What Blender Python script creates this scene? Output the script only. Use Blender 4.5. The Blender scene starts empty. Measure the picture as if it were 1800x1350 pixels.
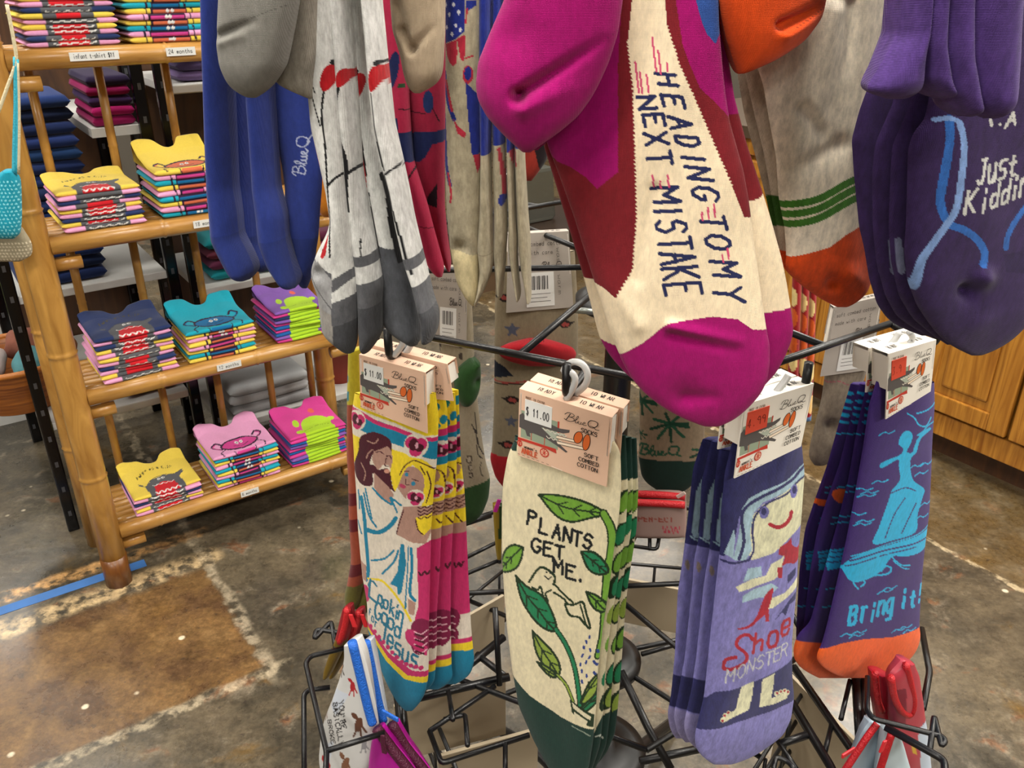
import bpy, bmesh, math, random
import numpy as np
from mathutils import Matrix, Vector
random.seed(4)
SC = bpy.context.scene
COL = SC.collection
# ------------------------------------------------------------------ camera
F = 1508.0; H = 1.45; TH = math.radians(26)
cf = np.array([0, math.cos(TH), -math.sin(TH)]); cu = np.array([0, math.sin(TH), math.cos(TH)]); cr = np.array([1.0, 0, 0])
CAM = np.array([0, 0, H])
cd = bpy.data.cameras.new('camera'); cam = bpy.data.objects.new('camera', cd); COL.objects.link(cam)
cam.location = (0, 0, H); cam.rotation_euler = (math.pi/2 - TH, 0, 0)
cd.sensor_width = 36; cd.lens = F/1800*36; cd.clip_start = .02; cd.clip_end = 60
SC.camera = cam
# ------------------------------------------------------------------ world, exposure
SC.view_settings.view_transform = 'Standard'; SC.view_settings.look = 'None'
SC.view_settings.gamma = 1; SC.view_settings.use_curve_mapping = False
SC.view_settings.exposure = 0.0
w = bpy.data.worlds.new('world'); SC.world = w; w.use_nodes = True
w.node_tree.nodes['Background'].inputs[0].default_value = (.9, .92, 1, 1)
w.node_tree.nodes['Background'].inputs[1].default_value = .3
# room axes: e1 runs along the bamboo shelf, e2 away from the camera
E1 = np.array([math.sin(math.radians(55)), math.cos(math.radians(55)), 0]); E2 = np.array([-E1[1], E1[0], 0])
CEIL = 2.9
LAMP_POWER = 29
LAMPS = [(a, b) for a in (-2.6, -.2, 2.0, 4.0) for b in (-1.7, .15, 2.0, 3.9, 5.9)]
for k, (a, b) in enumerate(LAMPS):
    ld = bpy.data.lights.new('troffer_light', 'AREA'); ld.shape = 'RECTANGLE'; ld.size = 1.15; ld.size_y = .28
    ld.energy = LAMP_POWER*((1.9 if a == 2.0 else 1.35) if b < 1 else (1.0 if b < 3 else .7)); ld.color = (1, .95, .86)
    lo = bpy.data.objects.new('troffer_light', ld); COL.objects.link(lo)
    lo.location = E1*a + E2*b + np.array([0, 0, CEIL-.09]); lo.rotation_euler = (0, 0, math.radians(35))
# ------------------------------------------------------------------ helpers
def S(h):
    if not isinstance(h, str): return h
    h = h.lstrip('#'); v = [int(h[i:i+2], 16)/255 for i in (0, 2, 4)]
    return tuple((c/12.92 if c <= .04045 else ((c+.055)/1.055)**2.4) for c in v)
def ray(x, y): return cf + cr*(x-900)/F + cu*(675-y)/F
def onz(x, y, z):
    d = ray(x, y); return CAM + d*((z-H)/d[2])
def onp(x, y, p, n):
    d = ray(x, y); return CAM + d*(np.dot(np.asarray(p)-CAM, n)/np.dot(d, n))
def atd(x, y, dep): return CAM + ray(x, y)*dep
def nrm(a): return np.array([math.cos(math.radians(a)), math.sin(math.radians(a)), 0])
class Frame:
    """vertical plane: origin, outward normal n; local x = right, y = away from the viewer, z = up"""
    def __init__(s, o, n):
        s.o = np.asarray(o, float); n = np.asarray(n, float); s.n = n/np.linalg.norm(n)
        s.d = np.array([-s.n[1], s.n[0], 0]); s.rz = math.atan2(s.d[1], s.d[0])
    def px(s, x, y, off=0):
        p = onp(x, y, s.o - s.n*off, s.n) - s.o
        return np.array([p@s.d, off, p[2]])
    def loc(s, p):
        q = np.asarray(p) - s.o; return np.array([q@s.d, -(q@s.n), q[2]])
    def grid(s, X, Y, off):
        D = cf + (X[..., None]-900)/F*cr + (675-Y[..., None])/F*cu
        t = np.dot(s.o - s.n*off - CAM, s.n)/(D@s.n)
        q = CAM + t[..., None]*D - s.o
        return q@s.d, q[..., 2]
def tag(o, label=None, cat=None, group=None, kind=None):
    if label: o['label'] = label
    if cat: o['category'] = cat
    if group: o['group'] = group
    if kind: o['kind'] = kind
    return o
def empty(name, fr=None, loc=None, rz=0):
    o = bpy.data.objects.new(name, None); COL.objects.link(o); o.empty_display_size = .05
    if fr is not None: o.location = fr.o; o.rotation_euler = (0, 0, fr.rz)
    elif loc is not None: o.location = loc; o.rotation_euler = (0, 0, rz)
    return o
def link(name, me, mat, par=None):
    o = bpy.data.objects.new(name, me); COL.objects.link(o)
    if mat is not None and not me.materials: me.materials.append(mat)
    if par is not None: o.parent = par
    return o
def nmesh(name, V, Q, mat, par=None, col=None, smooth=True):
    """numpy mesh: V (n,3), Q (m,4) quads"""
    me = bpy.data.meshes.new(name); V = np.asarray(V, np.float32); Q = np.asarray(Q, np.int32)
    me.vertices.add(len(V)); me.vertices.foreach_set('co', V.ravel())
    me.loops.add(Q.size); me.loops.foreach_set('vertex_index', Q.ravel())
    me.polygons.add(len(Q)); me.polygons.foreach_set('loop_start', np.arange(0, Q.size, 4, dtype=np.int32))
    me.update(calc_edges=True)
    if col is not None:
        a = me.color_attributes.new('col', 'FLOAT_COLOR', 'POINT')
        c = np.ones((len(V), 4), np.float32); c[:, :3] = col; a.data.foreach_set('color', c.ravel())
    if smooth: me.shade_smooth()
    return link(name, me, mat, par)
def pmesh(name, V, Fc, mat, par=None, col=None, smooth=False):
    me = bpy.data.meshes.new(name); me.from_pydata([tuple(map(float, v)) for v in V], [], [tuple(map(int, q)) for q in Fc]); me.update()
    if col is not None:
        a = me.color_attributes.new('col', 'FLOAT_COLOR', 'POINT')
        c = np.ones((len(V), 4), np.float32); c[:, :3] = col; a.data.foreach_set('color', c.ravel())
    if smooth: me.shade_smooth()
    return link(name, me, mat, par)
def bm_obj(name, bm, mat, par=None, smooth=False):
    me = bpy.data.meshes.new(name); bmesh.ops.recalc_face_normals(bm, faces=bm.faces); bm.to_mesh(me); bm.free()
    if smooth: me.shade_smooth()
    return link(name, me, mat, par)
def bm_box(bm, c, s, rz=0, bevel=0):
    r = bmesh.ops.create_cube(bm, size=1, matrix=Matrix.Translation(c) @ Matrix.Rotation(rz, 4, 'Z') @ Matrix.Diagonal((*s, 1)))
    if bevel:
        es = list({e for v in r['verts'] for e in v.link_edges})
        bmesh.ops.bevel(bm, geom=es, offset=bevel, segments=2, affect='EDGES', profile=.6)
def box(name, c, s, mat, par=None, rz=0, bevel=0):
    bm = bmesh.new(); bm_box(bm, c, s, rz, bevel); return bm_obj(name, bm, mat, par)
def tube_geo(pts, rad, seg=8, closed=False):
    P = [np.asarray(p, float) for p in pts]; n = len(P); V = []; Q = []
    R = rad if hasattr(rad, '__len__') else [rad]*n
    up = None
    for i in range(n):
        a = P[i-1] if (i > 0 or closed) else P[i]; b = P[(i+1) % n] if (i < n-1 or closed) else P[i]
        t = b-a; t = t/(np.linalg.norm(t)+1e-9)
        if up is None:
            up = np.array([0, 0, 1.]) if abs(t[2]) < .9 else np.array([1., 0, 0])
        x = np.cross(up, t); x /= np.linalg.norm(x)+1e-9; y = np.cross(t, x); up = y
        for k in range(seg):
            an = 2*math.pi*k/seg; V.append(P[i]+(x*math.cos(an)+y*math.sin(an))*R[i])
    m = n if closed else n-1
    for i in range(m):
        for k in range(seg):
            a = i*seg+k; b = i*seg+(k+1) % seg; j = (i+1) % n
            Q.append((a, b, j*seg+(k+1) % seg, j*seg+k))
    if not closed: Q.append(tuple(range(seg))[::-1]); Q.append(tuple((n-1)*seg+k for k in range(seg)))
    return V, Q
def tube(name, pts, rad, mat, par=None, seg=8, closed=False):
    V, Q = tube_geo(pts, rad, seg, closed); return pmesh(name, V, Q, mat, par, smooth=True)
def rounded(pts, r=.01, k=4):
    """polyline with rounded corners"""
    P = [np.asarray(p, float) for p in pts]; out = [P[0]]
    for i in range(1, len(P)-1):
        a, b, c = P[i-1], P[i], P[i+1]
        u1 = (a-b); u2 = (c-b); l1 = np.linalg.norm(u1); l2 = np.linalg.norm(u2); q = min(r, l1*.45, l2*.45)
        s = b+u1/l1*q; e = b+u2/l2*q
        for j in range(k+1):
            t = j/k; out.append((1-t)**2*s+2*t*(1-t)*b+t*t*e)
    out.append(P[-1]); return out
# ------------------------------------------------------------------ materials
def nodes(name):
    m = bpy.data.materials.new(name); m.use_nodes = True; nt = m.node_tree
    return m, nt, nt.nodes['Principled BSDF'], (lambda t, **k: mk(nt, t, k)), nt.links.new
def mk(nt, t, k):
    n = nt.nodes.new(t)
    for a, b in k.items():
        if a.startswith('i_'): n.inputs[int(a[2:])].default_value = b
        else: setattr(n, a, b)
    return n
def simple(name, c, rough=.5, metal=0, bump=0, bscale=80, var=.0, coat=0, spec=.5, trans=0, vscale=6):
    m, nt, b, N, L = nodes(name); c = S(c)
    b.inputs['Base Color'].default_value = (*c, 1); b.inputs['Roughness'].default_value = rough; b.inputs['Metallic'].default_value = metal
    b.inputs['Coat Weight'].default_value = coat; b.inputs['Specular IOR Level'].default_value = spec; b.inputs['Transmission Weight'].default_value = trans
    tc = N('ShaderNodeTexCoord')
    if var:
        n = N('ShaderNodeTexNoise'); n.inputs['Scale'].default_value = vscale; n.inputs['Detail'].default_value = 5; L(tc.outputs['Object'], n.inputs['Vector'])
        r = N('ShaderNodeMapRange'); r.inputs['To Min'].default_value = 1-var; r.inputs['To Max'].default_value = 1+var; L(n.outputs['Fac'], r.inputs['Value'])
        v = N('ShaderNodeVectorMath', operation='SCALE'); v.inputs[0].default_value = c; L(r.outputs[0], v.inputs['Scale']); L(v.outputs[0], b.inputs['Base Color'])
    if bump:
        n = N('ShaderNodeTexNoise'); n.inputs['Scale'].default_value = bscale; L(tc.outputs['Object'], n.inputs['Vector'])
        bp = N('ShaderNodeBump'); bp.inputs['Strength'].default_value = bump; bp.inputs['Distance'].default_value = .002
        L(n.outputs['Fac'], bp.inputs['Height']); L(bp.outputs[0], b.inputs['Normal'])
    return m
def knit(name, heather=.18, rib=2100, bump=.3, hscale=260):
    """sock knit: vertex colour, heathered yarn and fine wales running down the sock"""
    m, nt, b, N, L = nodes(name)
    at = N('ShaderNodeAttribute', attribute_name='col'); tc = N('ShaderNodeTexCoord')
    mp = N('ShaderNodeMapping'); mp.inputs['Scale'].default_value = (1, 1, .45); L(tc.outputs['Object'], mp.inputs['Vector'])
    n = N('ShaderNodeTexNoise'); n.inputs['Scale'].default_value = hscale; n.inputs['Detail'].default_value = 6; n.inputs['Roughness'].default_value = .7; L(mp.outputs[0], n.inputs['Vector'])
    r = N('ShaderNodeMapRange'); r.inputs['From Min'].default_value = .25; r.inputs['From Max'].default_value = .75
    r.inputs['To Min'].default_value = 1-heather; r.inputs['To Max'].default_value = 1+heather; L(n.outputs['Fac'], r.inputs['Value'])
    v = N('ShaderNodeVectorMath', operation='SCALE'); L(at.outputs['Color'], v.inputs[0]); L(r.outputs[0], v.inputs['Scale']); L(v.outputs[0], b.inputs['Base Color'])
    wv = N('ShaderNodeTexWave', wave_type='BANDS', bands_direction='X'); wv.inputs['Scale'].default_value = rib/6.28; wv.inputs['Distortion'].default_value = .6; L(tc.outputs['Object'], wv.inputs['Vector'])
    w2 = N('ShaderNodeTexWave', wave_type='BANDS', bands_direction='Z'); w2.inputs['Scale'].default_value = rib*1.2/6.28; w2.inputs['Distortion'].default_value = .8; L(tc.outputs['Object'], w2.inputs['Vector'])
    ad = N('ShaderNodeMath', operation='ADD'); L(wv.outputs['Fac'], ad.inputs[0]); L(w2.outputs['Fac'], ad.inputs[1])
    a2 = N('ShaderNodeMath', operation='MULTIPLY_ADD'); L(n.outputs['Fac'], a2.inputs[0]); a2.inputs[1].default_value = 1.6; L(ad.outputs[0], a2.inputs[2])
    bp = N('ShaderNodeBump'); bp.inputs['Strength'].default_value = bump; bp.inputs['Distance'].default_value = .0006; L(a2.outputs[0], bp.inputs['Height']); L(bp.outputs[0], b.inputs['Normal'])
    b.inputs['Roughness'].default_value = .9; b.inputs['Specular IOR Level'].default_value = .15
    b.inputs['Sheen Weight'].default_value = .12; b.inputs['Sheen Roughness'].default_value = .5
    return m
def vprint(name, rough=.55):
    m, nt, b, N, L = nodes(name); at = N('ShaderNodeAttribute', attribute_name='col'); L(at.outputs['Color'], b.inputs['Base Color'])
    b.inputs['Roughness'].default_value = rough; b.inputs['Specular IOR Level'].default_value = .3
    return m
M = {}
M['knit'] = knit('sock_knit'); M['heather'] = knit('heathered_knit', .38, 2100, .35, 190)
M['jersey'] = knit('shirt_jersey', .07, 1500, .15)
M['print'] = vprint('card_print')
M['black'] = simple('black_powder_coat', '#0d0d0f', .35, 0, .12, 400)
M['blackrub'] = simple('black_plastic', '#0b0b0c', .45)
M['card'] = simple('cream_card', '#e9d3bd', .6); M['cardw'] = simple('white_card', '#ebe4d8', .6)
M['clip'] = simple('translucent_plastic', '#dfe0df', .25, trans=.35)
M['white'] = simple('white_laminate', '#c9c9c6', .45, var=.05)
# painting ----------------------------------------------------------
def inpoly(X, Y, P):
    P = np.asarray(P, float); r = np.zeros(X.shape, bool); j = len(P)-1
    for i in range(len(P)):
        xi, yi = P[i]; xj, yj = P[j]
        if yi != yj:
            c = ((yi > Y) != (yj > Y)) & (X < (xj-xi)*(Y-yi)/(yj-yi)+xi); r ^= c
        j = i
    return r
def smooth_line(P, k=4):
    P = [np.asarray(p, float) for p in P]
    if len(P) < 3: return P
    o = []
    for i in range(len(P)-1):
        a = P[max(i-1, 0)]; b = P[i]; c = P[i+1]; d = P[min(i+2, len(P)-1)]
        for j in range(k):
            t = j/k; o.append(.5*((2*b)+(c-a)*t+(2*a-5*b+4*c-d)*t*t+(3*b-a-3*c+d)*t**3))
    o.append(P[-1]); return o
def stroke_mask(X, Y, P, w):
    r = np.zeros(X.shape, bool)
    for a, b in zip(P[:-1], P[1:]):
        dx, dy = b[0]-a[0], b[1]-a[1]; l = dx*dx+dy*dy+1e-9
        t = np.clip(((X-a[0])*dx+(Y-a[1])*dy)/l, 0, 1)
        r |= (X-a[0]-t*dx)**2+(Y-a[1]-t*dy)**2 < (w/2)**2
    return r
GL = dict(A="02 39 62;15 55", B="02 09 49 58 57 46 06;46 55 53 42 02", C="68 49 29 07 04 22 42 63", D="02 09 39 57 54 32 02", E="62 02 09 69;06 46", F="02 09 69;06 46",
 G="68 49 29 07 04 22 42 64 65 45", H="02 09;62 69;06 66", I="32 39", J="13 22 42 54 59;39 69", K="02 09;69 05;25 62", L="09 02 62", M="02 09 35 69 62", N="02 09 62 69",
 O="29 07 04 22 42 64 67 49 29", P="02 09 49 68 67 46 06", Q="29 07 04 22 42 64 67 49 29;34 62", R="02 09 49 68 67 46 06;36 62", S="68 49 29 07 16 46 64 53 42 22 03",
 T="32 39;09 69", U="09 04 22 42 64 69", V="09 32 69", W="09 12 36 52 69", X="02 69;09 62", Y="09 36 69;36 32", Z="09 69 02 62",
 a="56 26 05 03 12 32 54;56 53 62", b="09 02;05 26 46 55 53 42 22 03", c="56 26 05 03 22 52", d="59 52;55 36 16 05 03 12 32 53", e="04 54 55 46 16 05 03 12 42 53",
 f="12 18 29 49;06 46", g="56 26 05 03 22 53;56 51 40 10", h="09 02;05 26 46 55 52", i="22 26;28 29", j="36 31 20 00;38 39", k="09 02;46 04;24 52", l="29 22", m="02 06;05 16 25 22;25 46 55 52",
 n="02 06;05 26 46 55 52", o="16 05 03 12 42 53 55 46 16", p="06 00;05 26 46 55 53 42 22 03", r="12 16;14 26 46", s="56 16 05 14 44 53 42 02", t="28 23 32 52;06 46", u="06 03 12 32 54;56 52",
 v="06 32 66", w="06 12 34 52 66", x="06 52;56 02", y="06 32;66 10", z="06 56 02 52")
GL.update({"'": "29 27", '.': "32 33", '!': "39 35;32 33", '$': "68 49 29 07 16 46 64 53 42 22 03;31 39", '0': "29 07 04 22 42 64 67 49 29", '1': "17 39 32", '2': "07 29 49 67 02 62", '3': "09 69 36 64 42 02",
 '4': "42 49 04 64", '5': "69 09 06 46 64 42 02", '8': "36 08 29 49 68 36 04 22 42 64 36", '9': "66 26 07 29 49 67 62", '6': "58 29 05 03 22 42 63 46 05", '-': "15 55", ' ': ""})
def glyph(ch):
    return [[(int(p[0])/6, (int(p[1])-2)/7) for p in s.split()] for s in GL.get(ch, '').split(';') if s]
def Pg(c, *pts): return ('P', S(c), [p for p in pts])
def Ln(c, w, *pts, sm=True): return ('L', S(c), w, smooth_line(pts) if sm else list(pts))
def El(c, x, y, a, b, rot=0):
    t = np.linspace(0, 2*math.pi, 24, endpoint=False); R = math.radians(rot); k, s = math.cos(R), math.sin(R)
    return ('P', S(c), [(x+a*math.cos(q)*k-b*math.sin(q)*s, y+a*math.cos(q)*s+b*math.sin(q)*k) for q in t])
def Ch(c, ch, x, y, ux, uy, vx, vy, w):
    """one letter centred on x,y; u = its width vector, v = its up vector"""
    return [('L', S(c), w, [(x+(a-.5)*ux+(b-.5)*vx, y+(a-.5)*uy+(b-.5)*vy) for a, b in s]) for s in glyph(ch)]
def Tx(c, txt, x, y, ax, ay, vx, vy, w, fill=.72):
    """text from x,y (start of the baseline); a = advance per letter, v = up vector"""
    o = []
    for i, ch in enumerate(txt):
        for s in glyph(ch):
            o.append(('L', S(c), w, [(x+(i+p*fill)*ax+q*vx, y+(i+p*fill)*ay+q*vy) for p, q in s]))
    return o
def flat(art):
    o = []
    for a in art: o += flat(a) if isinstance(a, list) else [a]
    return o
def paint(X, Y, col, art):
    """X, Y flat arrays; col (n,3) is painted in place"""
    for a in flat(art):
        P = np.asarray(a[-1], float); m = a[2] if a[0] == 'L' else 0
        k = np.nonzero((X > P[:, 0].min()-m) & (X < P[:, 0].max()+m) & (Y > P[:, 1].min()-m) & (Y < P[:, 1].max()+m))[0]
        if not len(k): continue
        q = stroke_mask(X[k], Y[k], P, a[2]) if a[0] == 'L' else inpoly(X[k], Y[k], P)
        col[k[q]] = a[1]
def decal(name, par, art, fn, lift=.00015):
    """flat print: every mark a little polygon or ribbon; fn(x,y,lift)->local point"""
    V, Fc, C = [], [], []
    for i, a in enumerate(flat(art)):
        h = lift*(1+i*.12)
        if a[0] == 'P':
            k = len(V); V += [fn(x, y, h) for x, y in a[2]]; C += [a[1]]*len(a[2]); Fc.append(range(k, len(V)))
        else:
            P = [np.asarray(p, float) for p in a[3]]; w = a[2]/2
            for p, q in zip(P[:-1], P[1:]):
                d = q-p; l = np.linalg.norm(d)
                if l < 1e-6: continue
                d /= l; e = np.array([-d[1], d[0]])*w; p2 = p-d*w*.6; q2 = q+d*w*.6; k = len(V)
                V += [fn(*v, h) for v in (p2+e, q2+e, q2-e, p2-e)]; C += [a[1]]*4; Fc.append((k, k+1, k+2, k+3))
    return pmesh(name, V, Fc, M['print'], par, col=np.array(C))
# socks --------------------------------------------------------------
def wnoise(x, z, seed, fx=60, fz=45):
    r = np.random.RandomState(seed); o = 0
    for k in range(5):
        o = o + np.sin(x*fx*r.uniform(.4, 2)+z*fz*r.uniform(-1.5, 1.5)+r.uniform(0, 6))
    return o/5
def sock(par, fr, rows, base, art=(), off=0, T=.008, step=1.6, name='sock', mat=None, wr=.0012, seed=1, dents=(), creases=(), lean=0, bulge=3, taper=.5, smoothk=9):
    R = np.array(rows, float); y0, y1 = R[0, 0], R[-1, 0]
    ny = max(6, int((y1-y0)/step)); ys = np.linspace(y0, y1, ny)
    def ip(c):
        v = np.interp(ys, R[:, 0], R[:, c]); k = max(1, int(smoothk/step))
        if k > 1:
            pv = np.concatenate([2*v[0]-v[k:0:-1], v, 2*v[-1]-v[-2:-k-2:-1]]); v = np.convolve(pv, np.ones(2*k+1)/(2*k+1), 'valid')
        return v
    xl, xr = ip(1), ip(2); xr = np.maximum(xr, xl+1)
    wid = (xr-xl).max(); nc = int(min(300, max(8, wid/step)))
    s = np.linspace(0, 1, nc); s = .5-.5*np.cos(math.pi*s)*.35-.65*(.5-s)
    s = (s-s[0])/(s[-1]-s[0])
    X = xl[:, None]+(xr-xl)[:, None]*s; Y = np.repeat(ys[:, None], nc, 1)
    lx, lz = fr.grid(X, Y, off)
    h = np.sqrt(np.clip(1-np.abs(2*s-1)**bulge, 0, 1))[None, :]
    b = np.clip((y1-ys)/(taper*wid+1e-6), 0, 1); tp = np.sqrt(1-(1-b)**2)[:, None]
    hh = h*tp
    ly = off - T*hh + wr*wnoise(lx, lz, seed)*hh
    for (dx, dy, rr, dp) in dents: ly = ly + dp*np.exp(-((X-dx)**2+(Y-dy)**2)/(rr*rr))*hh
    for (x0, y0_, x1, y1_, rr, d0, d1) in creases:
        dx, dy = x1-x0, y1_-y0_; tt = np.clip(((X-x0)*dx+(Y-y0_)*dy)/(dx*dx+dy*dy), 0, 1)
        q = (X-x0-tt*dx)**2+(Y-y0_-tt*dy)**2; ly = ly+(d0+(d1-d0)*tt)*np.exp(-q/(rr*rr))*hh
    col = np.tile(np.array(S(base)), (X.size, 1)); paint(X.ravel(), Y.ravel(), col, art)
    bk_ = off+T*hh
    if lean:   # the fold rises from the sock behind it
        sh_ = (1-np.clip((ys-y0)/lean, 0, 1))[:, None]*(-off); ly = ly+sh_; bk_ = bk_+sh_
    V = np.stack([lx, ly, lz], -1).reshape(-1, 3)
    idx = np.arange(ny*nc).reshape(ny, nc)
    Q = np.stack([idx[:-1, :-1], idx[1:, :-1], idx[1:, 1:], idx[:-1, 1:]], -1).reshape(-1, 4)
    nb = 7; sb = np.linspace(0, nc-1, nb).astype(int); hb = hh[:, sb]
    Vb = np.stack([lx[:, sb], bk_[:, sb], lz[:, sb]], -1).reshape(-1, 3); cb = col.reshape(ny, nc, 3)[:, sb].reshape(-1, 3)
    ib = np.arange(ny*nb).reshape(ny, nb)+ny*nc
    Qb = np.stack([ib[:-1, :-1], ib[:-1, 1:], ib[1:, 1:], ib[1:, :-1]], -1).reshape(-1, 4)
    # top rim closes front to back
    tr = np.array([[idx[0, sb[i]], idx[0, sb[i+1]], ib[0, i+1], ib[0, i]] for i in range(nb-1)])
    return nmesh(name, np.vstack([V, Vb]), np.vstack([Q, Qb, tr]), mat or M['knit'], par, np.vstack([col, cb]))
# ================================================================== the room
def floor_mat():
    m, nt, b, N, L = nodes('stained_concrete')
    g = N('ShaderNodeNewGeometry')
    def dot(v):
        d = N('ShaderNodeVectorMath', operation='DOT_PRODUCT'); L(g.outputs['Position'], d.inputs[0]); d.inputs[1].default_value = tuple(v); return d.outputs['Value']
    def noise(sc, det=6, rough=.6, dist=0):
        n = N('ShaderNodeTexNoise'); n.inputs['Scale'].default_value = sc; n.inputs['Detail'].default_value = det; n.inputs['Roughness'].default_value = rough; n.inputs['Distortion'].default_value = dist
        L(g.outputs['Position'], n.inputs['Vector']); return n.outputs['Fac']
    def math_(op, a, c, d=None):
        n = N('ShaderNodeMath', operation=op)
        for i, v in enumerate((a, c, d)):
            if v is None: continue
            if isinstance(v, (int, float)): n.inputs[i].default_value = v
            else: L(v, n.inputs[i])
        return n.outputs[0]
    def ss(v, a, c):
        n = N('ShaderNodeMapRange', interpolation_type='SMOOTHSTEP'); L(v, n.inputs['Value']); n.inputs['From Min'].default_value = a; n.inputs['From Max'].default_value = c; return n.outputs[0]
    def mix(f, a, c):
        n = N('ShaderNodeMix', data_type='RGBA')
        L(f, n.inputs['Factor']) if not isinstance(f, (int, float)) else None
        for k, v in ((6, a), (7, c)):
            if isinstance(v, str): n.inputs[k].default_value = (*S(v), 1)
            else: L(v, n.inputs[k])
        return n.outputs[2]
    n1 = noise(3.2, 9, .68, .3); n2 = noise(9, 9, .7, .25); n3 = noise(28, 6, .6); n4 = noise(5.1, 8, .65, .4); wob = noise(14, 4)
    c = mix(ss(n1, .38, .62), '#322e26', '#514839')
    c = mix(ss(n2, .52, .72), c, '#6a6152')
    c = mix(ss(n4, .56, .72), c, '#54401f')
    c = mix(math_('MULTIPLY', ss(noise(9, 6, .6, .5), .6, .68), .6), c, '#623c22')
    e1 = dot(E1); e2 = dot(E2); w1 = math_('MULTIPLY_ADD', wob, .05, -.025)
    e1w = math_('ADD', e1, w1); e2w = math_('ADD', e2, w1)
    # rust brown patch left by old flooring, and the browner bay by the cabinets
    patch = math_('MULTIPLY', math_('SUBTRACT', 1.0, ss(e1w, .375, .395)), ss(e2w, 1.535, 1.555))
    patch = math_('MULTIPLY', patch, math_('SUBTRACT', 1.0, ss(e2w, 1.97, 2.0)))
    br = mix(ss(n2, .35, .65), '#45301e', '#664c2b')
    c = mix(math_('MULTIPLY', patch, .85), c, br)
    c = mix(math_('MULTIPLY', ss(e1w, 2.08, 2.1), .6), c, mix(ss(n2, .4, .6), '#54401f', '#5f5038'))
    # pale ragged seams of old adhesive
    def seam(v, at, wd, lim=None):
        d = math_('ABSOLUTE', math_('SUBTRACT', v, at), 0); s = math_('SUBTRACT', 1.0, ss(d, wd*.4, wd))
        s = math_('MULTIPLY', s, ss(n3, .38, .6))
        return math_('MULTIPLY', s, lim) if lim is not None else s
    inl = math_('SUBTRACT', 1.0, ss(e1, .42, .46))
    c = mix(math_('MULTIPLY', seam(e2w, 1.53, .022, inl), .55), c, '#a89a80')
    c = mix(math_('MULTIPLY', seam(e2w, 2.03, .05, inl), .7), c, '#b59c74')
    c = mix(math_('MULTIPLY', seam(e2w, 2.16, .03, inl), .8), c, '#b98f5c')
    c = mix(math_('MULTIPLY', seam(e1w, .40, .02, ss(e2, 1.45, 1.55)), .5), c, '#9a8d76')
    c = mix(math_('MULTIPLY', seam(e1w, 2.088, .012), .8), c, '#a8987a')
    v = N('ShaderNodeTexVoronoi'); v.inputs['Scale'].default_value = 9; L(g.outputs['Position'], v.inputs['Vector'])
    c = mix(math_('MULTIPLY', math_('SUBTRACT', 1.0, ss(v.outputs['Distance'], .04, .09)), .7), c, '#c9bda4')
    c = mix(math_('MULTIPLY', ss(noise(40, 3, .5), .66, .7), .5), c, '#2c2622')
    mo = N('ShaderNodeMapRange'); L(math_('MULTIPLY_ADD', noise(85, 5, .7), .5, math_('MULTIPLY', noise(22, 7, .72, .2), .5)), mo.inputs['Value'])
    mo.inputs['From Min'].default_value = .36; mo.inputs['From Max'].default_value = .64; mo.inputs['To Min'].default_value = .7; mo.inputs['To Max'].default_value = 1.9
    vs = N('ShaderNodeVectorMath', operation='SCALE'); L(c, vs.inputs[0]); L(mo.outputs[0], vs.inputs['Scale']); L(vs.outputs[0], b.inputs['Base Color'])
    rr = N('ShaderNodeMapRange'); L(n2, rr.inputs['Value']); rr.inputs['To Min'].default_value = .16; rr.inputs['To Max'].default_value = .42; L(rr.outputs[0], b.inputs['Roughness'])
    b.inputs['Coat Weight'].default_value = .3; b.inputs['Coat Roughness'].default_value = .16; b.inputs['Specular IOR Level'].default_value = .35
    bp = N('ShaderNodeBump'); bp.inputs['Strength'].default_value = .25; bp.inputs['Distance'].default_value = .004; L(n3, bp.inputs['Height']); L(bp.outputs[0], b.inputs['Normal'])
    return m
def wood_mat(name, c1, c2, sc=(60, 60, 3), rough=.35, coat=.3, wob=2.5):
    m, nt, b, N, L = nodes(name); tc = N('ShaderNodeTexCoord'); mp = N('ShaderNodeMapping'); mp.inputs['Scale'].default_value = sc; L(tc.outputs['Object'], mp.inputs['Vector'])
    n = N('ShaderNodeTexNoise'); n.inputs['Scale'].default_value = 1; n.inputs['Detail'].default_value = 6; n.inputs['Distortion'].default_value = wob; L(mp.outputs[0], n.inputs['Vector'])
    r = N('ShaderNodeValToRGB'); L(n.outputs['Fac'], r.inputs[0]); r.color_ramp.elements[0].color = (*S(c1), 1); r.color_ramp.elements[1].color = (*S(c2), 1)
    r.color_ramp.elements[0].position = .3; r.color_ramp.elements[1].position = .72
    L(r.outputs[0], b.inputs['Base Color']); b.inputs['Roughness'].default_value = rough; b.inputs['Coat Weight'].default_value = coat; b.inputs['Coat Roughness'].default_value = .2
    return m
M['floor'] = floor_mat()
M['wall'] = simple('painted_wall', '#5d564c', .85, var=.1); M['ceil'] = simple('ceiling_tile', '#6a6864', .9)
M['bamboo'] = wood_mat('bamboo_cane', '#8f6126', '#c8974b', (30, 30, 7), .32, .35, .8)
M['bamboo2'] = wood_mat('bamboo_rail', '#99692c', '#c6964f', (7, 40, 40), .32, .35, .8)
M['bamboo_dark'] = wood_mat('dark_bamboo_node', '#5a2f10', '#80501f', (30, 30, 7), .35, .3)
M['pine'] = wood_mat('honey_pine', '#8a5216', '#c58a35', (28, 28, 2.2), .3, .4)
M['pine_dark'] = wood_mat('pine_kick', '#3b2416', '#55341c', (20, 20, 3), .5, .1)
A0, A1, B0, B1 = -3.9, 4.9, -2.7, 6.9
RZ = math.radians(35)
def room_box(name, a, b, z, s, mat):
    o = box(name, (0, 0, 0), s, mat); o.location = E1*a+E2*b+np.array([0, 0, z]); o.rotation_euler = (0, 0, RZ); return tag(o, kind='structure')
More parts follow.
